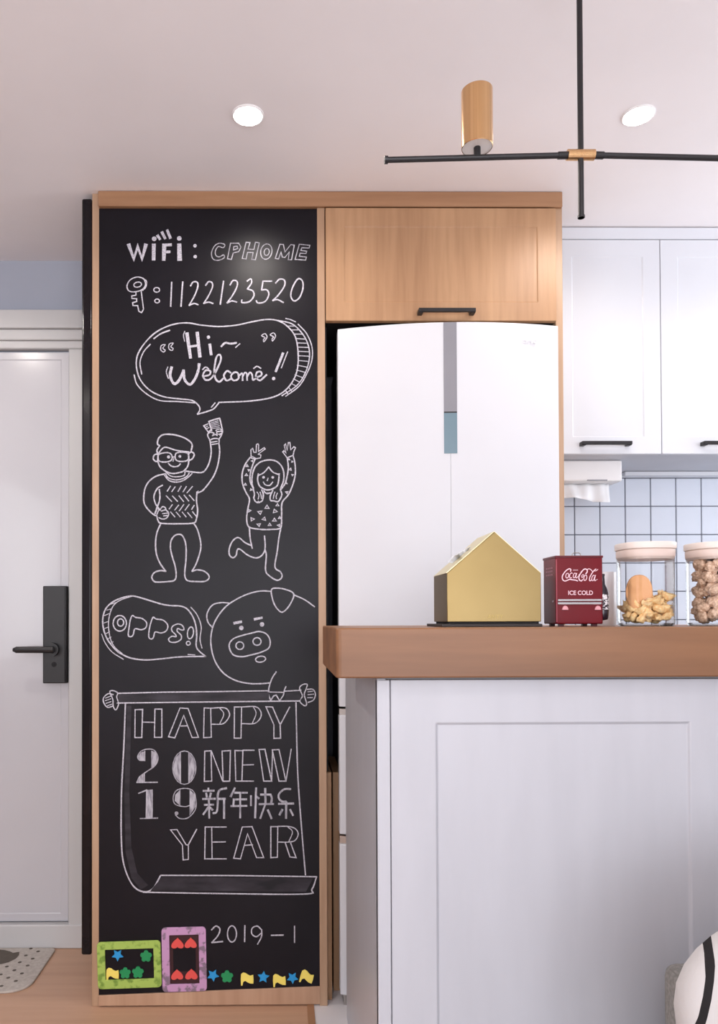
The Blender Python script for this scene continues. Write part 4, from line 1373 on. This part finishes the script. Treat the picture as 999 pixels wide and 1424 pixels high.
t['label'] = 'white block letters reading ICE COLD'
lz3 = tin_pt((395, 122))
text('block_lettering', 'DRINK', 0.0035, (lz3[0], YK - .0006, lz3[1]), M_PINKPRINT, kb, extrude=0.0001)['label'] = 'tiny letters reading DRINK'
# side print
bm = bmesh.new()
for zz in (Z(766, 789, YK), Z(766, 793.5, YK), Z(766, 798.5, YK)):
    for q in range(4):
        y0 = YK + .018 + q * .010
        box(bm, kx0 - .0006, kx0 + .0003, y0, y0 + .006, zz - .0016, zz + .0016)
obj('side_print', bm, mat('dull_pink_print', (176, 120, 134), 0.5), kb, label='worn pale print on the left side')
# bottle-shaped opener on the right side
bc = (kx1 + .0035, YK + .013, ZT + .012)
zb0 = ZT + .012
zs_ = (Z(845, 799, YK + .03) - zb0)
prof = [(0.001, 0), (0.0105, 0.002), (0.0125, .10 * zs_), (0.0130, .22 * zs_), (0.0118, .38 * zs_), (0.0128, .5 * zs_), (0.0125, .58 * zs_), (0.0105, .68 * zs_), (0.0062, .78 * zs_), (0.0052, .95 * zs_), (0.0058, .965 * zs_), (0.0058, zs_), (.001, zs_ + .0005)]
prof = [(r * 1.0, z) for r, z in prof]
bm = bmesh.new()
lathe(bm, bc, prof, 24)
bo = obj('bottle_opener', bm, M_BOTTLE, kb, smooth=True, label='dark bottle-shaped opener on the right side')
bm = bmesh.new()
lathe(bm, bc, [(0.0134, .235 * zs_), (0.0136, .24 * zs_), (0.0122, .38 * zs_), (0.0132, .5 * zs_), (0.0131, .565 * zs_)], 24, cap0=False, cap1=False)
obj('opener_label', bm, mat('black_white_label', (226, 222, 226), 0.5, 0, (44, 30, 42), 240, detail=1, lo=0.49, hi=0.53), bo, smooth=True, label='white scribbled label band')

# white container behind the tin
cp = at(840, 830, 1.66)
cpt = Z(845, 796, 1.66)
bm = bmesh.new()
lathe(bm, (cp.x, 1.66, ZT), [(0.024, 0), (0.0255, 0.003), (0.0265, (cpt - ZT) * .5), (0.0268, cpt - ZT), (0.0242, cpt - ZT), (0.0238, .01), (0.001, 0.008)], 36)
cu = obj('cup', bm, M_CERAMIC, smooth=True, origin=(cp.x, 1.66, ZT))
tag(cu, 'tall plain white cup half hidden behind the red cooler tin', 'cup')
cu.data.set_sharp_from_angle(angle=math.radians(50))


# glass jars
def jar(cxp, Y, topz_px, rpx, label):
    c = at(cxp, 820, Y)
    r = rpx * Y / FPX * 0.90
    H = Z(cxp, 772, Y - r) - ZT
    H2 = Z(cxp, 762, Y - r) - ZT
    H3 = Z(cxp, 752.5, Y - r) - ZT
    t = empty('storage_jar', label, 'jar', (c.x, Y, ZT))
    cc = (c.x, Y, ZT)
    P = 2.7
    bm = bmesh.new()
    lathe(bm, cc, [(r * .90, 0.0), (r * .97, .003), (r * .985, .010), (r * .985, H)], 56, P, cap1=False)
    obj('glass_body', bm, M_GLASS, t, smooth=True, flip=True)
    bm = bmesh.new()
    lathe(bm, cc, [(r * .88, 0.0005), (r * .93, 0.0062), (r * .88, .0064)], 40, P)
    obj('glass_base', bm, glass_mat('thick_glass_base', (0.9, 0.9, 0.9, 1), 0.9), t, smooth=True)
    bm = bmesh.new()
    lathe(bm, cc, [(r * .94, H - .006), (r * .98, H - .002), (r * 1.0, H), (r * 1.01, H2 - .003), (r * .99, H2 - .001), (r * .95, H2)], 56, P)
    obj('lid_ring', bm, mat('cream_seal', (226, 206, 196), 0.4), t, smooth=True)
    bm = bmesh.new()
    lathe(bm, cc, [(r * .97, H2 - .001), (r * 1.04, H2 + .001), (r * 1.05, H2 + .004), (r * 1.05, H3 - .002), (r * 1.03, H3)], 56, P)
    obj('lid', bm, M_LID, t, smooth=True)
    return c.x, r, H


J1 = jar(898, 1.56, 752, 39, 'clear jar a third full of pale snacks, beside the red tin')
J2 = jar(996, 1.56, 752, 39, 'clear jar full of brown walnuts at the right edge')
for o in list(SC.objects):
    if o.name.startswith(('lid', 'glass_body')):
        if o.type == 'MESH':
            o.data.set_sharp_from_angle(angle=math.radians(35))

M_SNACK = mat('pale_snack', (255, 228, 172), 0.75, 0, (246, 194, 130), 2.5, bump=0.3, bdist=0.001)
M_COOKIE = mat('orange_biscuit', (232, 176, 126), 0.8, 0, (220, 160, 110), 40, bump=0.3)
M_NUT = mat('walnut_kernel', (244, 212, 186), 0.85, 0, (186, 146, 118), 3.5, bump=0.5, bdist=0.0015)


def blob_mesh(kind, seed):
    bm = bmesh.new()
    bmesh.ops.create_icosphere(bm, subdivisions=3, radius=1.0)
    off = Vector((seed * 3.1, seed * 1.7, seed * 5.3))
    for v in bm.verts:
        p = v.co.copy()
        if kind == 'nut':
            n = noise3(p + off, 2.6)
            g = 1.05 + 0.30 * n + 0.22 * noise3(p * 2 + off, 3.4) - 0.34 * math.exp(-(p.x * 6) ** 2)
            v.co = Vector((p.x * 1.0 * g, p.y * 0.72 * g, p.z * 0.86 * g))
        else:          # curled snack: a bent crescent with a folded edge
            g = 1.0 + 0.30 * noise3(p + off, 1.8) + 0.22 * noise3(p + off, 4.5)
            x, y, z = p.x * 1.15 * g, p.y * 0.6 * g, p.z * 0.7 * g - 0.3 * math.exp(-(p.y * 5) ** 2) * (p.z > 0)
            z += 0.45 * x * x - 0.2
            y += 0.25 * math.sin(x * 2.5 + seed)
            v.co = Vector((x, y, z))
    me = bpy.data.meshes.new(kind)
    bm.to_mesh(me)
    bm.free()
    me.materials.append(M_NUT if kind == 'nut' else M_SNACK)
    me.shade_smooth()
    return me


nuts = [blob_mesh('nut', s) for s in range(4)]
snks = [blob_mesh('snack', s) for s in range(4)]


def piece(me, name, p, r, rot, label, cat, group):
    o = bpy.data.objects.new(name, me)
    COL.objects.link(o)
    o.location, o.scale, o.rotation_euler = p, (r, r, r), rot
    tag(o, label, cat, group)


def fill_jar(Jx, r, z0, z1, rad, n, meshes, name, label, cat, group, Y, slope=0.0, tries=4000):
    pts = []
    rin = r * 0.945 - rad * 0.88
    z0 += .0
    for _ in range(tries):
        if len(pts) >= n:
            break
        x, y = random.uniform(-rin, rin), random.uniform(-rin, rin)
        if (abs(x) ** 3 + abs(y) ** 3) ** (1 / 3) > rin:
            continue
        if y > rin * 0.45:
            continue
        z = random.uniform(z0 + rad * .7, z1 - rad * 0.8 + slope * x)
        p = Vector((x, y, z))
        if all((p - q).length > rad * 1.3 for q in pts):
            pts.append(p)
    top = max(pts, key=lambda p: p.z)
    lab0 = label
    left = min((p for p in pts if p is not top), key=lambda p: p.x)
    for i, p in enumerate(pts):
        label = lab0
        if p is top:
            label = 'highest ' + name + ' in the pile, ' + ('just under the lid of the jar at the right edge' if name == 'walnut' else 'in the jar beside the red tin')
        elif p is left:
            label = name + ' pressed furthest left against the glass ' + ('of the walnut jar' if name == 'walnut' else 'of the snack jar')
        piece(meshes[i % len(meshes)], name, (Jx + p.x, Y + p.y, p.z), rad * random.uniform(.92, 1.1), (random.uniform(-.8, .8), random.uniform(-.8, .8), random.uniform(0, 6.3)), label, cat, group)
    return len(pts)


zj = ZT + .007
fill_jar(J1[0], J1[1], zj, ZT + .064, 0.0118, 120, snks, 'snack', 'pale crinkled snack piece inside the jar beside the red tin', 'snack', 'pale snacks in the first jar', 1.56, slope=.3, tries=20000)
fill_jar(J2[0], J2[1], zj, ZT + J2[2] - .002, 0.0150, 90, nuts, 'walnut', 'brown walnut kernel inside the jar at the right edge', 'walnut', 'walnuts in the second jar', 1.56, tries=30000)
cc = at(890.5, 824, 1.535)
bm = bmesh.new()
cw_, ch_ = 18.5 * 1.535 / FPX, 25 * 1.535 / FPX
P = [(cc.x + cw_ * math.copysign(abs(math.cos(a)) ** .9, math.cos(a)), cc.z + ch_ * math.copysign(abs(math.sin(a)) ** .9, math.sin(a))) for a in [2 * math.pi * i / 32 for i in range(32)]]
plate(bm, P, 1.535, 1.542)
ck = obj('biscuit', bm, M_COOKIE, bevel=0.002, origin=(cc.x, 1.5385, cc.z))
tag(ck, 'large smooth orange oval biscuit standing in the jar beside the red tin', 'biscuit')

# ------------------------------------------------------------------ pendant lamp
YP = 1.36
c0 = at(808, 215.5, YP)
pl = empty('pendant_lamp', 'black branching rod pendant with a brass cylinder lamp', 'pendant lamp', (c0.x, YP, c0.z))
r_ = 0.0052
bm = bmesh.new()
tube(bm, [(c0.x, YP, CEIL - .02), (c0.x, YP, c0.z)], r_, 12)
zl = Z(808, 303, YP)
tube(bm, [(c0.x, YP, c0.z), (c0.x, YP, zl)], r_, 12)
tube(bm, [(c0.x, YP, zl + .004), (c0.x, YP, zl)], r_ * 1.25, 12)
obj('vertical_rod', bm, M_BLACK, pl)
la = at(535, 222.5, YP)
ra = at(999, 220, YP)
ra = c0 + (ra - c0) * 1.6
bm = bmesh.new()
tube(bm, [c0, la], r_, 12)
tube(bm, [la + (c0 - la).normalized() * .006, la], r_ * 1.35, 12)
obj('arm', bm, M_BLACK, pl)
bm = bmesh.new()
tube(bm, [c0, ra], r_, 12)
obj('arm', bm, M_BLACK, pl)
bm = bmesh.new()
dv = Vector((1, 0, 0))
tube(bm, [c0 - dv * .025, c0 + dv * .025], 0.0095, 20)
obj('brass_joint', bm, M_BRASSLAMP, pl, label='brass connector')
for s, e in ((-1, la), (1, ra)):
    dd = (e - c0).normalized()
    bm = bmesh.new()
    tube(bm, [c0 + dd * .025, c0 + dd * .042], 0.0066, 14)
    obj('collar', bm, M_BLACK, pl)


def lamp_head(px, y_bot, parent):
    p = at(px, 216, YP)
    zz0 = Z(px, 206, YP)
    top = Z(px, 127, YP)
    rr = 21.6 * YP / FPX
    b = c0 + (la - c0) * ((c0.x - p.x) / (c0.x - la.x))
    bm = bmesh.new()
    lathe(bm, (p.x, YP, zz0), [(rr * .97, 0.0), (rr, 0.001), (rr, top - zz0), (rr * .96, top - zz0), (rr * .96, .002), (rr * .9, 0.002)], 48, cap0=False, cap1=False)
    sh = obj('lamp_cylinder', bm, M_BRASSLAMP, parent, smooth=True, label='brushed brass lamp cylinder')
    sh.data.set_sharp_from_angle(angle=math.radians(40))
    bm = bmesh.new()
    lathe(bm, (p.x, YP, zz0), [(rr * .965, .0012), (rr * .965, 0.004)], 40)
    obj('base_disc', bm, M_PALEMETAL, sh, label='pale underside disc')
    bm = bmesh.new()
    tube(bm, [(p.x, YP, b.z), (p.x, YP, zz0 + .002)], 0.0062, 14)
    obj('stem', bm, M_BLACK, parent)


lamp_head(664, 210, pl)
bm = bmesh.new()
lathe(bm, (c0.x, YP, CEIL), [(0.055, 0), (0.055, -.022), (0.05, -.026), (0.006, -.027)], 36)
obj('ceiling_canopy', bm, M_BLACK, pl)

# ------------------------------------------------------------------ door mat
mr = at_z(62, 1345, 0).x
my1, my0 = YD - .04, at_z(20, 1382, 0).y
mw = 0.62
bm = bmesh.new()
P = []
rc = 0.07
cx_, cy_, hw_, hh_ = mr - mw / 2, (my0 + my1) / 2, mw / 2, (my1 - my0) / 2
for sx, sy, a0 in ((1, 1, 0), (-1, 1, 90), (-1, -1, 180), (1, -1, 270)):
    for i in range(9):
        a = math.radians(a0 + 90 * i / 8)
        rq = 0.02 if sy > 0 else rc
        P.append((cx_ + sx * (hw_ - rq) + rq * math.cos(a), cy_ + sy * (hh_ - rq) + rq * math.sin(a)))
a_ = [bm.verts.new((p[0], p[1], 0.0)) for p in P]
b_ = [bm.verts.new((p[0], p[1], 0.007)) for p in P]
bm.faces.new(a_[::-1])
bm.faces.new(b_)
for i in range(len(P)):
    bm.faces.new((a_[i], a_[(i + 1) % len(P)], b_[(i + 1) % len(P)], b_[i]))
mt = empty('door_mat', 'beige felt door mat with brown dots in front of the entrance door', 'door mat', (cx_, cy_, 0))
obj('mat_base', bm, M_MAT, mt, bevel=0.002)
zm = 0.0075
for px, py in [(20, 1310), (51, 1309.5), (60, 1313.5), (33, 1315), (43, 1319), (53, 1323), (36, 1328.5), (45.5, 1333), (27.5, 1338), (9.5, 1344), (38.5, 1342.5), (20, 1349), (30.5, 1353.5), (1, 1355), (11.5, 1359.5), (22, 1364), (2, 1371)]:
    c = at_z(px, py, zm)
    bm = bmesh.new()
    tube(bm, [(c.x, c.y, zm - .002), (c.x, c.y, zm)], 0.0062, 10)
    obj('dot', bm, M_MATDOT, mt)
bm = bmesh.new()       # dark animal shape in the middle of the mat
P = [(-18, 1322), (-6, 1320), (6, 1321), (14, 1323), (18, 1325), (27, 1323.5), (26.5, 1328), (22, 1333), (12, 1338), (2, 1340.5), (-12, 1341), (-24, 1338), (-28, 1330)]
V = [at_z(a, b, zm) for a, b in P]
a_ = [bm.verts.new((v.x, v.y, zm - .002)) for v in V]
b_ = [bm.verts.new((v.x, v.y, zm)) for v in V]
bm.faces.new(a_[::-1])
bm.faces.new(b_)
for i in range(len(P)):
    bm.faces.new((a_[i], a_[(i + 1) % len(P)], b_[(i + 1) % len(P)], b_[i]))
obj('dark_motif', bm, M_MATDOT, mt, label='dark brown patch motif')

# ------------------------------------------------------------------ sofa corner and cushion
fc = at(918, 1334, 1.34)
sf = empty('sofa', 'light grey fabric sofa corner at the lower right', 'sofa', (1.2, 1.0, 0))
obj('backrest', bx(fc.x, 2.1, 1.12, 1.34, 0.05, fc.z), M_SOFA, sf, bevel=0.022, seg=4)
bm = bmesh.new()
tube(bm, [(fc.x + .0085, 1.145, fc.z - .0085), (fc.x + .0085, 1.318, fc.z - .0085)], .0032, 8)
obj('piping', bm, mat('grey_piping', (132, 128, 122), 0.9), sf)
obj('seat', bx(0.47, 2.1, 0.45, 1.12, 0.05, 0.27), M_SOFA, sf, bevel=0.03, seg=4)
for lx_, ly_ in ((0.55, 0.52), (2.0, 0.52), (0.75, 1.28), (2.0, 1.28)):
    obj('leg', bx(lx_ - .02, lx_ + .02, ly_ - .02, ly_ + .02, 0, 0.06), M_BLACK, sf)

m = bpy.data.materials.new('white_cushion_black_line')
m.use_nodes = True
nt = m.node_tree
b = nt.nodes['Principled BSDF']
b.inputs['Roughness'].default_value = 0.9
tc = nt.nodes.new('ShaderNodeTexCoord')
sp = nt.nodes.new('ShaderNodeSeparateXYZ')
nt.links.new(tc.outputs['Object'], sp.inputs[0])


def mth(op, a, b_=None, c_=None):
    n = nt.nodes.new('ShaderNodeMath')
    n.operation = op
    for i, v in enumerate((a, b_, c_)):
        if v is None:
            continue
        if isinstance(v, (int, float)):
            n.inputs[i].default_value = v
        else:
            nt.links.new(v, n.inputs[i])
    return n.outputs[0]


sx_, sz_ = sp.outputs[0], sp.outputs[2]
side_ = mth('ADD', mth('MULTIPLY', sx_, 0.746), mth('MULTIPLY', sz_, -0.666))
up_ = mth('ADD', mth('MULTIPLY', sx_, 0.438), mth('MULTIPLY', sz_, 0.899))
l1 = mth('COMPARE', side_, -0.218, 0.0045)
l2 = mth('MULTIPLY', mth('COMPARE', up_, 0.024, 0.0052), mth('GREATER_THAN', side_, -0.218))
msk = mth('MAXIMUM', l1, l2)
mx = nt.nodes.new('ShaderNodeMix')
mx.data_type = 'RGBA'
mx.inputs[6].default_value = lin((196, 192, 191))
mx.inputs[7].default_value = lin((22, 18, 20))
nt.links.new(msk, mx.inputs[0])
nt.links.new(mx.outputs[2], b.inputs['Base Color'])
ns = nt.nodes.new('ShaderNodeTexNoise')
ns.inputs['Scale'].default_value = 220
bp = nt.nodes.new('ShaderNodeBump')
bp.inputs['Strength'].default_value = 0.35
bp.inputs['Distance'].default_value = 0.002
nt.links.new(tc.outputs['Object'], ns.inputs['Vector'])
nt.links.new(ns.outputs[0], bp.inputs['Height'])
nt.links.new(bp.outputs[0], b.inputs['Normal'])
bm = bmesh.new()
N = 28
for side in (-1, 1):
    rings = []
    for i in range(13):
        q = i / 12
        ring = []
        for kk in range(56):
            t = 2 * math.pi * kk / 56
            ct, st_ = math.cos(t), math.sin(t)
            g = (abs(ct) ** 3.5 + abs(st_) ** 3.5) ** (-1 / 3.5) * 0.213 * q
            ring.append(bm.verts.new((g * ct, side * 0.065 * (1 - q ** 2.6) ** 0.6, g * st_)))
        rings.append(ring)
    for i in range(12):
        for kk in range(56):
            bm.faces.new((rings[i][kk], rings[i][(kk + 1) % 56], rings[i + 1][(kk + 1) % 56], rings[i + 1][kk]))
bmesh.ops.remove_doubles(bm, verts=bm.verts, dist=1e-5)
cu = obj('cushion', bm, m, smooth=True)
cu.location = (0.786, 1.02, 0.540)
cu.rotation_euler = (math.radians(-8), math.radians(-26), math.radians(0))
tag(cu, 'white cushion with a black line leaning on the grey sofa', 'cushion')
